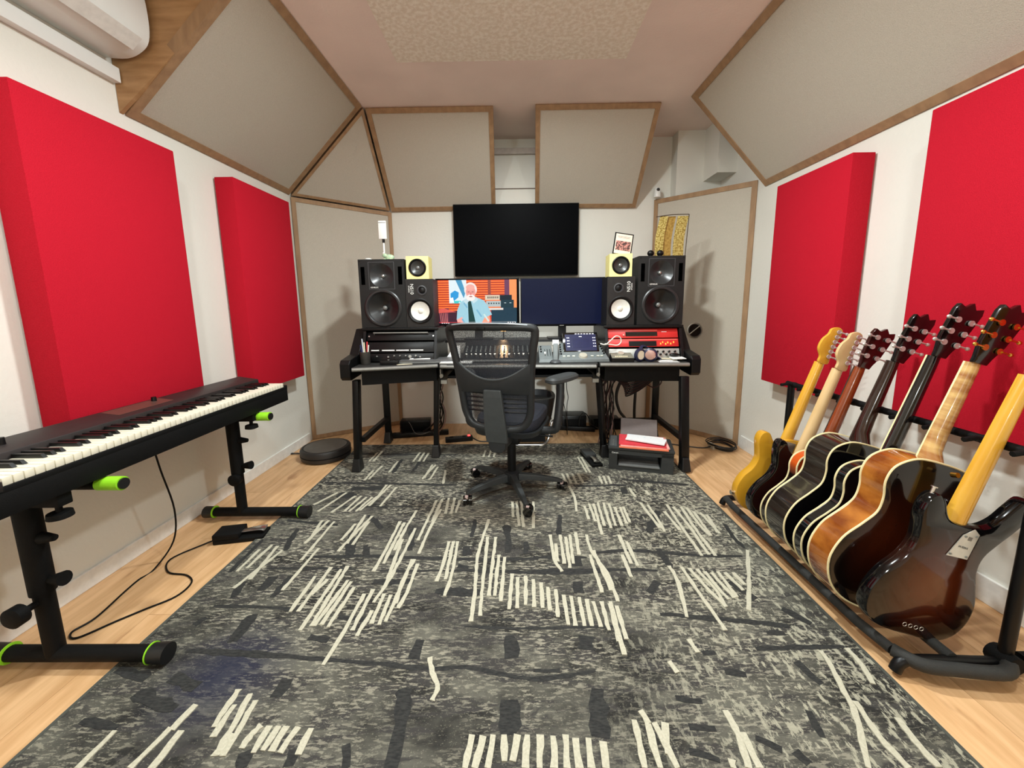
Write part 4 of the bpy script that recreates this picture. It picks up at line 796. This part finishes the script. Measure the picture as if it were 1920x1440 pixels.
obj('gas_column',B().cyl((0,0,.10),(0,0,.34),.026).cyl((0,0,.22),(0,0,.36),.014),BLK,ch); obj('base_hub',B().lathe([(.045,.06),(.05,.075),(.045,.125),(.03,.135),(0,.135)]),CM,ch)
for k in range(5):
    a=R(-59+72*k)           # the chair is turned by -16 degrees
    d=Vector((math.cos(a),math.sin(a),0)); p=Vector((-d.y,d.x,0))
    secs=[(.03,.024,.075,.118),(.14,.021,.078,.112),(.27,.016,.068,.090),(.305,.014,.064,.078)]
    cl_=obj('leg',B().loft([[d*r_-p*w_+Vector((0,0,z0_)),d*r_+p*w_+Vector((0,0,z0_)),d*r_+p*w_*.7+Vector((0,0,z1_)),d*r_-p*w_*.7+Vector((0,0,z1_))] for r_,w_,z0_,z1_ in secs]),CF,ch,bev=.003,smooth=False)
    c=d*.298; f=Vector((math.cos(a+1.1),math.sin(a+1.1),0)); sd=Vector((-f.y,f.x,0)); wc=c+f*.012
    cs=obj('caster',B().cyl(wc-sd*.025+Vector((0,0,.037)),wc-sd*.006+Vector((0,0,.037)),.026,seg=20).cyl(wc+sd*.006+Vector((0,0,.037)),wc+sd*.025+Vector((0,0,.037)),.026,seg=20).cyl(c+Vector((0,0,.03)),c+Vector((0,0,.068)),.008).sph(wc+Vector((0,0,.045)),.024,(.9,.9,.9)),BLKG,cl_)
    obj('caster_sticker',B().box(wc+Vector((0,-.014,.060)),(.016,.012,.016)),mat('pink_sticker',(226,200,196),.4),cl_)
# ------------------------------------------------------------------ guitars and their rack
LN=R(17.5)
BLKS=mat('stand_foam',(40,40,38),.75,bump=.3,bscale=200)
gs=thing('guitar_rack','black tubular seven-guitar rack with foam padding along the right wall','guitar stand',(1.3,1.52,0))
for yy in (1.02,2.0):
    obj('foot_tube',B().tube([(1.135,yy,.016),(1.15,yy,.045),(1.20,yy,.052),(1.40,yy,.045),(1.56,yy,.045),(1.61,yy,.035),(1.62,yy,.016)],.0155,12,sub=6),BLKS if 0 else BLK2,gs,w=True)
    obj('upright',B().tube([(1.455,yy,.03),(1.455,yy,.40),(1.455,yy,.685)],.0165,12,sm=False),BLK2,gs,w=True)
    obj('clamp_joint',B().cyl((1.455,yy-.03,.055),(1.455,yy+.03,.055),.028,seg=14).cyl((1.50,yy,.05),(1.53,yy,.05),.022),BLKM,gs,w=True)
obj('base_rail',B().tube([(1.15,1.05,.058),(1.135,1.15,.060),(1.135,1.9,.060),(1.15,1.99,.056)],.016,12,sm=False),BLKS,gs,w=True)
obj('base_rail',B().tube([(1.30,1.02,.058),(1.30,2.0,.058)],.016,12,sm=False),BLKS,gs,w=True)
obj('end_loop',B().tube([(1.15,1.05,.058),(1.19,1.0,.056),(1.27,.985,.056),(1.40,.975,.055),(1.455,1.01,.055)],.019,12,sub=5),BLKS,gs,w=True)
obj('neck_rail',B().tube([(1.455,.99,.690),(1.455,2.03,.690)],.0135,12,sm=False),BLKM,gs,w=True)
for k in range(9):
    yy=1.035+k*.118
    obj('neck_divider',B().tube([(1.455,yy,.690),(1.42,yy,.697),(1.385,yy,.692)],.008,8,sm=False).sph((1.455,yy,.69),.019,(.8,1.6,.8)),BLKM,gs,w=True)
def closed(pts,n=6): return [(p.x,p.y) for p in spline([Vector((x,z,0)) for x,z in pts],n,True)]
def acoustic_outline(W,L_,cut=0):
    h=[(.0,.0),(.10,.012),(.168,.055),(.205,.13),(.195,.21),(.155,.275),(.128,.325),(.130,.375),(.146,.425),(.138,.475),(.095,.513),(.045,.525)]
    s=W/.41; q=L_/.525; pts=[(x*s,z*q) for x,z in h]+[(-x*s,z*q) for x,z in h[::-1] if x>0]
    return closed(pts,5)
STRAT=[(0,0),(.09,.01),(.145,.05),(.165,.11),(.150,.18),(.122,.235),(.112,.28),(.125,.33),(.150,.38),(.158,.425),(.135,.445),(.108,.42),(.085,.37),(.045,.345),(0,.340),(-.04,.345),(-.075,.365),(-.10,.395),(-.130,.40),(-.142,.37),(-.130,.32),(-.113,.27),(-.120,.22),(-.150,.165),(-.165,.10),(-.14,.04),(-.08,.008)]
TELE=[(0,0),(.10,.006),(.150,.05),(.163,.11),(.150,.18),(.125,.235),(.118,.28),(.135,.33),(.148,.37),(.130,.40),(.08,.405),(.03,.40),(0,.398),(-.03,.385),(-.06,.355),(-.085,.37),(-.115,.40),(-.145,.39),(-.150,.35),(-.130,.30),(-.117,.26),(-.125,.21),(-.152,.16),(-.163,.10),(-.145,.045),(-.09,.004)]
JAZZ=[(0,0),(.085,.004),(.135,.035),(.158,.09),(.156,.15),(.130,.21),(.108,.26),(.106,.31),(.128,.36),(.155,.41),(.178,.465),(.172,.51),(.145,.515),(.122,.475),(.10,.43),(.070,.40),(.035,.392),(0,.388),(-.04,.392),(-.062,.41),(-.085,.445),(-.112,.458),(-.132,.435),(-.135,.39),(-.120,.34),(-.112,.29),(-.126,.24),(-.160,.18),(-.178,.11),(-.168,.05),(-.12,.01),(-.06,0)]
def body_solid(out,th,er):
    c=[Vector((x,0,z)) for x,z in out]; n=len(c)
    def ins(d):
        r=[]
        for i in range(n):
            t=(c[(i+1)%n]-c[i-1]).normalized(); nn=Vector((-t.z,0,t.x)); r.append(c[i]+nn*d)
        return r
    rings=[[p+Vector((0,y,0)) for p in ins(d)] for d,y in ((er,-th/2),(er*.3,-th/2+er*.3),(0,-th/2+er),(0,th/2-er),(er*.3,th/2-er*.3),(er,th/2))]
    return B().loft(rings)
def body_hollow(out,th,arch,cz):
    c=[Vector((x,0,z)) for x,z in out]; o=Vector((0,0,cz))
    def ring(s,y): return [o+(p-o)*s+Vector((0,y,0)) for p in c]
    H=th/2
    side=B().loft([ring(1,-H+.001),ring(1,H-.001)],False,False)
    back=B().loft([ring(1,-H),ring(.93,-H-arch*.35),ring(.8,-H-arch*.6),ring(.55,-H-arch*.85),ring(.25,-H-arch),ring(.02,-H-arch*1.02)],False,True)
    top=B().loft([ring(1,H),ring(.93,H+arch*.35),ring(.8,H+arch*.6),ring(.55,H+arch*.85),ring(.02,H+arch)],False,True)
    bind=[B().tube([p+Vector((0,s*H,0)) for p in c],.0034,6,closed=True,sm=False) for s in(-1,1)]
    return side,back,top,bind
def burst(name,mid,edge,cz,r0,r1,sx=1.0,sz=.8,rough=.12,noise=None):
    m=bpy.data.materials.new(name); m.use_nodes=True; n=m.node_tree.nodes;L=m.node_tree.links;b=n['Principled BSDF'];b.inputs['Roughness'].default_value=rough;b.inputs['Coat Weight'].default_value=.35;b.inputs['Specular IOR Level'].default_value=.35;b.inputs['Coat Roughness'].default_value=.04
    tc=n.new('ShaderNodeTexCoord');mp=n.new('ShaderNodeMapping');mp.vector_type='POINT';mp.inputs['Location'].default_value=(0,0,-cz*sz);mp.inputs['Scale'].default_value=(sx,0,sz);L.new(tc.outputs['Object'],mp.inputs[0])
    ln=n.new('ShaderNodeVectorMath');ln.operation='LENGTH';L.new(mp.outputs[0],ln.inputs[0])
    mr=n.new('ShaderNodeMapRange');mr.inputs[1].default_value=r0;mr.inputs[2].default_value=r1;L.new(ln.outputs['Value'],mr.inputs[0])
    mx=n.new('ShaderNodeMix');mx.data_type='RGBA';L.new(mr.outputs[0],mx.inputs[0]);mx.inputs[6].default_value=lin(mid);mx.inputs[7].default_value=lin(edge);L.new(mx.outputs[2],b.inputs['Base Color']); return m
def neck(t,zb,zn,w0,w1,d0,d1,m,fret=None,heel=None):
    # back of neck bulges towards -y ; fingerboard at +y
    y0=.012
    def sec(z,w_,d_): return [(w_*math.cos(math.pi*k/10),y0-d_*math.sin(math.pi*k/10),z) for k in range(11)]
    secs=[sec(zb,w0,d0),sec(zb+.06,w0,d0),sec(zn-.02,w1,d1),sec(zn,w1,d1*.9)]
    if heel: secs=[sec(zb-.03,w0,heel),sec(zb+.005,w0,heel*.9),sec(zb+.045,w0,d0*1.25),sec(zb+.10,w0,d0)]+secs[2:]
    nk=obj('neck',B().loft(secs),m,t)
    obj('fretboard',B().loft([[(-w_,y0,z),(w_,y0,z),(w_,y0+.006,z),(-w_,y0+.006,z)] for w_,z in ((w0,zb),(w1,zn))]),fret or mat('rosewood',(50,34,26),.5),nk,smooth=False)
def tuner(t,x,z,s,m,y=-.016):  # t is the headstock
    o=obj('tuner',B().cyl((x-s*.016,y,z),(x-s*.016,y+.004,z),.010,seg=12).cyl((x-s*.010,y,z),(x+s*.014,y,z),.003,seg=8).sph((x+s*.020,y,z),.0095,(.9,.5,.7),u=12,v=8),m,t)
def head_fender(t,zn,w_,m,n=6,L_=.175,tm=TUN):
    # tuners on the +x side as seen from behind
    out=closed([(-w_,0),(-w_-.004,.03),(-w_-.026,.065),(-w_-.024,.11),(-w_-.006,.145),(-w_-.002,.17),(.000,.185),(.022,.180),(.030,.16),(.024,.10),(.022,.04),(w_,0)] if n==6 else [(-w_,0),(-w_-.01,.03),(-w_-.03,.08),(-w_-.02,.16),(-w_,.2),(.01,.22),(.035,.2),(.036,.1),(.03,.04),(w_,0)],4)
    s=L_/.185 if n==6 else 1
    hd=obj('headstock',B().prism([(x,-.010,zn+z*s) for x,z in out],(0,.014,0)),m,t,bev=.002)
    for k in range(n): tuner(hd,.026,zn+.035+k*(L_-.055)/(n-1),1,tm)
def head_gibson(t,zn,w_,m,tm,L_=.175,flare=.042,back=R(8)):
    out=[(-w_,0),(-w_-.004,.02),(-flare+.004,.06),(-flare,.10),(-flare-.004,.150),(-flare+.002,.168),(-.018,.160),(0,.178),(.018,.160),(flare-.002,.168),(flare+.004,.150),(flare,.10),(flare-.004,.06),(w_+.004,.02),(w_,0)]
    out=[(x,z*L_/.175) for x,z in out]
    b=B().prism([(x,-.012-.14*z,zn+z) for x,z in out],(0,.015,0)); hd=obj('headstock',b,m,t,bev=.002)
    for k in range(3):
        for s in(-1,1): z=.05+k*.040; tuner(hd,s*(flare-.004),zn+z,s,tm,y=-.018-.14*z)
def guitar(name,label,y,xb=1.21,cat='guitar',yaw=0):
    return thing(name,label,cat,(xb,y,.080),rot=(0,LN,R(yaw)))
AMB=mat('amber_maple',(216,158,44),.25,coat=.4,c2=(226,172,62),scale=12,stretch=(2,2,.4)); PALE=mat('pale_maple',(212,176,122),.35,c2=(224,190,138),scale=12,stretch=(2,2,.4))
GTOP=mat('black_lacquer',(10,9,10),.07,coat=.8); DKW=mat('dark_mahogany',(38,20,14),.15,coat=.6)
# A : butterscotch
t=guitar('electric_guitar','butterscotch yellow electric guitar with maple neck, farthest in the rack',1.81)
out=closed(TELE,4); obj('body',body_solid(out,.044,.004),mat('butterscotch',(206,150,38),.2,coat=.6,c2=(212,158,46),scale=8),t)
neck(t,.35,.79,.028,.021,.022,.020,AMB,fret=AMB); head_fender(t,.79,.021,AMB); obj('neck_plate',B().bb(-.025,.025,-.0235,-.022,.335,.385),CHROME,t)
obj('jack_cup',B().cyl((-.150,0,.06),(-.168,0,.055),.011),CHROME,t)
# B : black double-cut
t=guitar('electric_guitar','black double-horned electric guitar with pale maple neck, second from the far end',1.70)
out=closed(STRAT,4); obj('body',body_solid(out,.044,.012),GTOP,t)
neck(t,.31,.775,.028,.021,.022,.020,PALE,fret=PALE); head_fender(t,.775,.021,PALE); obj('neck_plate',B().bb(-.025,.025,-.0235,-.022,.285,.335),CHROME,t)
# C : orange-red semi
t=guitar('electric_guitar','orange-red bound guitar with reddish neck and dark headstock, third from the far end',1.60)
o_=acoustic_outline(.30,.40); sd,bk,tp,bi=body_hollow(o_,.045,.008,.20)
ORG=mat('orange_red_lacquer',(190,70,24),.12,coat=.7,c2=(206,88,32),scale=6)
obj('body',sd,burst('orange_shoulder',(200,84,28),(24,12,10),.37,.035,.09,0,1),t);obj('back_plate',bk,burst('orange_back',(190,70,24),(20,10,8),.34,.05,.12,.6,1),t);obj('top_plate',tp,ORG,t)
for b_ in bi: obj('binding',b_,CREAMB,t)
neck(t,.39,.80,.027,.021,.023,.020,mat('reddish_mahogany',(128,56,22),.2,coat=.5)); head_gibson(t,.80,.021,mat('dark_red_mahogany',(52,16,14),.2,coat=.5),TUN,.17)
# D : black jumbo acoustic
t=guitar('acoustic_guitar','black deep-bodied acoustic guitar with cream binding and dark neck, middle of the rack',1.478,1.212)
o_=acoustic_outline(.40,.51); sd,bk,tp,bi=body_hollow(o_,.112,.006,.24)
obj('body',sd,mat('black_brown_lacquer',(30,24,20),.1,coat=.7,c2=(44,36,30),scale=5),t);obj('back_plate',bk,GTOP,t);obj('top_plate',tp,GTOP,t)
for b_ in bi: obj('binding',b_,CREAMB,t)
neck(t,.505,.845,.028,.021,.024,.021,DKW,heel=.062); head_gibson(t,.845,.021,mat('head_black',(16,13,12),.2,coat=.5),TUN,.19,.040)
# E : black thinline
t=guitar('electric_guitar','slim black hollow guitar with double cream binding and black neck, third from the near end',1.342,1.205)
o_=acoustic_outline(.385,.46); sd,bk,tp,bi=body_hollow(o_,.040,.010,.22)
obj('body',sd,GTOP,t);obj('back_plate',bk,GTOP,t);obj('top_plate',tp,GTOP,t)
for b_ in bi: obj('binding',b_,CREAMB,t)
neck(t,.455,.885,.028,.021,.023,.020,mat('black_neck',(18,14,14),.12,coat=.6),fret=CREAMB); head_gibson(t,.885,.021,mat('head_black',(16,13,12),.2,coat=.5),TUN,.19,.044)
# F : sunburst archtop
t=guitar('archtop_guitar','big glossy brown sunburst archtop guitar with amber sides and gold tuners',1.220,1.200)
o_=acoustic_outline(.43,.545); sd,bk,tp,bi=body_hollow(o_,.088,.016,.26)
obj('body',sd,mat('amber_flame_sides',(120,58,18),.12,coat=.8,c2=(182,112,44),scale=7,stretch=(1,1,1.6),detail=5,lo=.4,hi=.62),t)
obj('back_plate',bk,burst('brown_burst',(74,28,10),(16,9,7),.25,.03,.20),t);obj('top_plate',tp,burst('brown_burst_top',(120,60,20),(16,9,7),.25,.05,.20),t)
for b_ in bi: obj('binding',b_,CREAMB,t)
neck(t,.535,.88,.029,.022,.024,.021,mat('flamed_maple',(160,104,56),.18,coat=.6,c2=(214,176,112),scale=14,stretch=(.4,.4,2.2),lo=.38,hi=.62),heel=.062,fret=CREAMB); head_gibson(t,.88,.022,mat('head_black',(16,13,12),.2,coat=.5),GOLD,.19,.044)
obj('strap_button',B().cyl((.0,-.075,.525),(.0,-.09,.53),.008),GOLD,t)
# G : sunburst bass
t=guitar('bass_guitar','dark sunburst bass guitar with amber neck and silver neck plate, nearest in the rack',1.095,1.222,'bass guitar')
out=closed(JAZZ,4); obj('body',body_solid(out,.042,.010),burst('bass_burst',(84,34,12),(8,7,8),.18,.03,.155,1.0,.75,.1),t)
neck(t,.345,.86,.032,.020,.024,.021,AMB,fret=AMB); head_fender(t,.86,.021,AMB,4,.22)
obj('neck_plate',B().prism([(-.016,-.022,.288),(.050,-.022,.292),(.050,-.022,.375),(.030,-.022,.388),(.004,-.022,.362)],(0,-.002,0)),mat('neck_plate_steel',(206,204,196),.25,metal=.5),t,label='silver neck plate with four screws')
for x,z in ((-.008,.296),(.043,.299),(.043,.368),(.012,.360)): obj('plate_screw',B().cyl((x,-.026,z),(x,-.024,z),.0035,seg=10),GREY,t)
text('plate_lettering','M 0264',.010,mat('engraving',(110,108,104),.5),t,(.020,-.0243,.325),(R(90),0,0)); obj('plate_emblem',B().bb(.022,.034,-.0245,-.0241,.350,.362),mat('engraving',(110,108,104),.5),t)
for k in range(4): obj('string_ferrule',lathe_y([(.0048,.0205),(.0062,.0218),(.0075,.0205)],(-.03+k*.019,0,.035),16),CHROME,t)
for x,z in ((.160,.50),(-.118,.452)): obj('strap_button',B().cyl((x,0,z),(x,0,z+.022),.004).cyl((x,0,z+.02),(x,0,z+.023),.008),CHROME,t)
# ------------------------------------------------------------------ floor things under and near the desk
t=thing('robot_vacuum','round black robot vacuum on the oak floor by the left corner panel','robot vacuum',(-1.442,2.765,0))
obj('body',B().lathe([(.15,.004),(.172,.01),(.175,.03),(.175,.075),(.168,.086),(.155,.088),(.153,.085),(0,.085)],seg=48),mat('vacuum_black',(34,31,30),.5),t); obj('top_cover',B().lathe([(.148,.0855),(.148,.088),(.145,.090),(0,.090)],seg=48),mat('vacuum_grey',(92,88,82),.5),t)
obj('bumper_seam',B().lathe([(.1753,.036),(.1765,.038),(.1765,.042),(.1753,.044)],seg=48),BLKM,t)
pr=thing('printer','black inkjet printer standing on the rug under the right wing of the desk','printer',(.855,2.555,.0113),rz=R(-15))
PR=mat('printer_black',(48,50,50),.5)
obj('body',B().bb(-.205,.205,-.125,.12,0,.03).bb(-.205,-.15,-.125,.12,.03,.13).bb(.13,.205,-.125,.12,.03,.13).bb(-.15,.13,-.02,.12,.03,.13).bb(-.205,.205,-.125,.12,.11,.135),PR,pr)
obj('scanner_lid',B().bb(-.21,.21,-.128,.122,.1365,.158),PR,pr,bev=.006)
obj('output_slot',B().bb(-.149,.129,-.0215,-.0205,.031,.109),BLKG,pr); obj('paper_tray',B().bb(-.14,.12,-.13,-.02,.0305,.036),mat('tray_grey',(110,110,108),.4),pr)
obj('button_strip',B().bb(-.20,-.155,-.11,.10,.158,.160),mat('panel_grey',(80,84,84),.4),pr)
for y in (-.09,-.06,-.03,0): obj('button',B().cyl((-.178,y,.160),(-.178,y,.162),.006),SILV,pr)
obj('rear_paper_feed',B().prism([(-.13,.10,.158),(.12,.10,.158),(.12,.17,.275),(-.13,.17,.275)],(0,.006,.0)),mat('feed_brown_grey',(96,84,80),.5),pr,smooth=False)
text('printer_lettering','Canon',.016,mat('white_print',(238,238,232),.5),pr,(-.165,-.1262,.118),(R(90),0,0))
M=Matrix.Translation((.855,2.555,.0113))@Matrix.Rotation(R(-15),4,'Z')
def pile(name,label,cat,boxes,m,z):
    b=B()
    for x,y,wx,wy,a in boxes: b.box((x,y,z),(wx,wy,.007),Matrix.Rotation(R(a),3,'Z'))
    b.bm.transform(M); return tag(obj(name,b,m),label,cat)
pile('folder','orange-red folder at the bottom of the pile on the printer','folder',[(.015,-.03,.31,.21,0)],mat('orange_folder',(226,120,84),.7),.162)
pile('folder','pale pink folder in the middle of the pile on the printer','folder',[(.02,-.02,.31,.21,2)],mat('pink_folder',(236,170,160),.7),.170)
pile('folder','red folder on top of the pile on the printer, under the white sheets','folder',[(.01,-.02,.30,.20,-1)],REDP,.178)
pile('paper_sheet','white sheet lying askew on the red folder on the printer, lower one','paper',[(.03,.0,.24,.12,-6)],PAPER,.186)
pile('paper_sheet','white printed sheet on top of everything on the printer','paper',[(.035,-.035,.25,.11,-14)],mat('printed_paper',(240,240,240),.7,c2=(206,216,222),scale=40,lo=.6,hi=.75),.194)
t=thing('sustain_pedal','black pedal with a chrome footplate on the rug beside the printer','pedal',(.535,2.63,.0113),rz=R(-80))
obj('base',B().bb(-.13,.12,-.04,.04,.001,.018),BLKM,t,bev=.004); obj('housing',B().bb(-.13,0,-.04,.04,.018,.042),PR,t,bev=.004)
obj('footplate',B().tube([(0,0,.03),(.04,0,.035),(.08,0,.036),(.105,0,.032)],lambda u:.010+.012*u,14,flat=(1,.3)),CHROME,t,label='chrome footplate')
t=thing('leather_stool','dark grey leather tub stool with chrome legs behind the office chair','stool',(.06,3.12,0))
LE=mat('dark_leather',(46,48,52),.4,bump=.3,bscale=60); 
obj('tub_shell',B().loft([[(x,y,z) for x,y,z in rr(.20,.17,.10,0,32,3)],[(x,y,z) for x,y,z in rr(.23,.19,.20,0,32,3)],[(x,y,z) for x,y,z in rr(.26,.21,.37,0,32,3)],[(x,y,z) for x,y,z in rr(.262,.212,.385,0,32,3)],[(x,y,z) for x,y,z in rr(.235,.185,.388,0,32,3)],[(x,y,z) for x,y,z in rr(.225,.175,.34,0,32,3)]]),LE,t)
obj('skirt',B().bb(-.20,.17,-.16,-.14,.03,.20),BLKM,t)
obj('chrome_sled',B().tube([(.25,-.10,.19),(.225,-.12,.17),(.20,-.15,.06),(.16,-.185,.022),(.12,-.19,.017)],.011,10),CHROME,t); obj('chrome_sled',B().tube([(-.25,-.185,.017),(.13,-.19,.017)],.005,8,sm=False),CHROME,t)
obj('chrome_sled',B().tube([(-.25,-.10,.19),(-.225,-.12,.17),(-.22,-.17,.05),(-.25,-.185,.017)],.009,10),CHROME,t)
# power strips and boxes
def strip(label,p,q,wd=.05,n=6,z0=.0,led=False):
    p=Vector(p);q=Vector(q);a=math.atan2(q.y-p.y,q.x-p.x);L_=(q-p).length
    t=thing('power_strip',label,'power strip',((p.x+q.x)/2,(p.y+q.y)/2,z0),rz=a)
    obj('housing',B().bb(-L_/2,L_/2,-wd/2,wd/2,.001,.04),BLK2,t,bev=.004)
    for k in range(n): obj('socket',B().cyl((-L_/2+.05+k*(L_-.12)/max(1,n-1),0,.040),(-L_/2+.05+k*(L_-.12)/max(1,n-1),0,.0412),.018,seg=16),BLKM,t)
    if led: obj('red_switch',B().box((L_/2-.03,0,.043),(.02,.015,.008)),REDLED,t,label='glowing red switch')
    return t
strip('long black power strip on the floor under the left wing of the desk',(-1.10,3.16,0),(-.60,3.26,0),n=6)
strip('short black power strip with a glowing red switch beside the inner left desk leg',(-.59,3.05,0),(-.37,3.10,0),n=2,led=True)
strip('black power strip on the floor under the right half of the desk',(.38,3.36,0),(.70,3.30,0),n=4)
t=thing('power_adapter','black ribbed power supply standing behind the long power strip','power supply',(-.90,3.32,0),rz=R(6))
obj('casing',B().bb(-.13,.13,-.05,.05,.001,.12),BLK2,t,bev=.003)
for k in range(8): obj('cooling_fin',B().bb(-.135,.135,-.053,-.050,.015+k*.012,.021+k*.012),BLKM,t)
t=thing('equipment_box','black equipment box on the floor against the back wall right of the stool','box',(.52,3.42,0)); obj('casing',B().bb(-.11,.11,-.08,.08,.001,.13),BLK2,t,bev=.004); obj('front_grille',B().bb(-.09,.09,-.082,-.08,.03,.10),BLKM,t)
t=thing('subwoofer_box','low black case against the back wall under the right desk wing','box',(.82,3.42,0)); obj('casing',B().bb(-.14,.12,-.08,.08,.001,.09),BLK2,t,bev=.004); obj('front_grille',B().bb(-.12,.10,-.082,-.08,.02,.07),BLKM,t)
# cables
CB=mat('cable_black',(14,13,13),.5); CR=mat('cable_dark_red',(52,22,22),.5); CP=mat('cable_pinkish',(150,120,116),.5)
def cable(name,label,pts,r=.0045,m=CB,cat='cable',group=None): return tag(obj(name,B().tube(pts,r,6,sub=5),m),label,cat,group)
cbn=thing('cable_bundle','thick tangle of black, red and pale cables hanging by the inner right desk leg','cables',(.72,2.95,.02))
for k in range(16):
    a=random.uniform(0,6.28); r_=.02+.055*random.random(); x=.72+r_*math.cos(a)*.9; y=2.95+r_*math.sin(a)*.5; 
    pts=[(x+random.uniform(-.02,.1),y,.603)]+[(x+random.uniform(-.022,.022),y+random.uniform(-.015,.015),z) for z in (.5,.4,.3,.2,.1)]+[(x+random.uniform(-.04,.05),y+.03,.014)]
    obj('cable',B().tube(pts,random.choice((.004,.0055,.007)),6,sub=4),(CB,CB,CB,CR,CP)[k%5],cbn,w=True)
cbn=thing('cable_bundle','bundle of black cables dropping to the power strip beside the inner left desk leg','cables',(-.62,3.05,.02))
for k in range(7):
    x=-.63+.022*random.uniform(-1,1); pts=[(x-.02,3.06,.614),(x+.015*(-1)**k,3.06,.5),(x-.012*(-1)**k,3.07,.38),(x+.02*(-1)**k,3.09,.25),(x-.03*(k%3),3.13,.13),(x-.06-.05*(k%3),3.2,.046)]
    obj('cable',B().tube(pts,.0055,6,sub=5),CB if k else CP,cbn,w=True)
cbn=thing('cable_bundle','black and dark red cables looping under the right desk wing','cables',(.90,2.85,.45))
for k in range(9):
    z=.60-.0; d=.06+.014*k
    pts=[(.70+.01*k,2.86,.603),(.74+.015*k,2.85,.60-d*.6),(.83,2.85,.60-d),(.93,2.84,.60-d*.72),(1.02+.008*k,2.83,.603)]
    obj('cable',B().tube(pts,.0055,6,sub=5),(CB,CR)[k%2],cbn,w=True)
obj('cable',B().tube([(.98,2.83,.52),(1.03,2.82,.50),(1.08,2.82,.53),(1.085,2.82,.603)],.005,6),CR,cbn,w=True)
cable('thick_black_cable','thick black cable curving down behind the printer, left one',[(.86,2.86,.603),(.79,2.86,.53),(.765,2.87,.42),(.80,2.9,.30),(.87,2.93,.20),(.90,2.95,.015)],.012)
cable('thick_black_cable','thick black cable hanging straight down behind the printer, right one',[(.93,2.92,.603),(.925,2.92,.42),(.93,2.94,.25),(.95,2.95,.015)],.011)
cable('thin_cable','thin dark cable hanging below the keyboard tray right of the chair, left one',[(.33,3.0,.622),(.35,3.05,.45),(.40,3.1,.28),(.43,3.14,.14),(.45,3.3,.006)],.003)
cable('thin_cable','thin dark cable hanging below the keyboard tray right of the chair, right one',[(.40,3.0,.622),(.41,3.05,.45),(.43,3.1,.36),(.42,3.1,.28),(.44,3.2,.006)],.003)
cable('power_lead','black power lead arching up from the power strip under the right half of the desk',[(.56,3.32,.045),(.565,3.32,.12),(.60,3.32,.165),(.64,3.32,.13),(.67,3.32,.06),(.74,3.30,.02),(.80,3.2,.008)],.005)
cable('power_lead','black power lead lying in a wide curve from the red-lit power strip',[(-.37,3.10,.02),(-.30,3.05,.006),(-.20,3.06,.006),(-.12,3.14,.006),(-.16,3.28,.006),(-.24,3.36,.006)],.0045)
cable('thin_cable','thin pale cable draped over the black ribbed power supply',[(-.98,3.30,.125),(-.93,3.24,.10),(-.87,3.16,.047),(-.80,3.13,.045),(-.75,3.2,.045)],.002,mat('cable_grey',(120,116,110),.5))
cl=thing('coiled_cable','coil of black cable lying on the oak floor by the corner door panel','cable',(1.60,2.88,0),rz=R(8))
cb=B()
for k in range(5):
    r1,r2=.075+.006*k,.095+.004*k; cx,cy=random.uniform(-.012,.012),random.uniform(-.012,.012)
    cb.tube([(cx+r1*math.cos(2*math.pi*j/14),cy+r2*math.sin(2*math.pi*j/14),.006+.009*k+.004*math.sin(j)) for j in range(14)],.0042,6,closed=True,sub=3)
obj('coil',cb,CB,cl); obj('lead',B().tube([(-.08,0,.02),(-.16,.01,.006),(-.30,.09,.006),(-.42,.18,.006)],.0042,6),CB,cl); obj('cable_tie',B().bb(-.095,-.075,-.03,.03,.002,.04),mat('tie_pale',(190,186,172),.6),cl)

GROUPS={'red_acoustic_panel':'red wall panels','ceiling_cloud':'sloped ceiling panels','studio_monitor_speaker':'pair of large studio speakers','bookshelf_speaker':'pair of white-coned speakers','cube_speaker':'pair of yellow cube speakers','computer_monitor':'two computer screens side by side','rack_unit':'rack units on the desk','electric_guitar':'guitars in the rack','acoustic_guitar':'guitars in the rack','archtop_guitar':'guitars in the rack','bass_guitar':'guitars in the rack','pen':'pens in the cup','folder':'folders on the printer','paper_sheet':'sheets on the printer','power_strip':'power strips under the desk','cable_bundle':'cable bundles under the desk','thick_black_cable':'thick cables behind the printer','thin_cable':'thin cables under the desk','power_lead':'power leads under the desk','sustain_pedal':'foot pedals on the floor'}
for o in COL.objects:
    if o.parent is None and 'category' in o and 'group' not in o:
        k=o.name.split('.')[0]
        if k in GROUPS: o['group']=GROUPS[k]
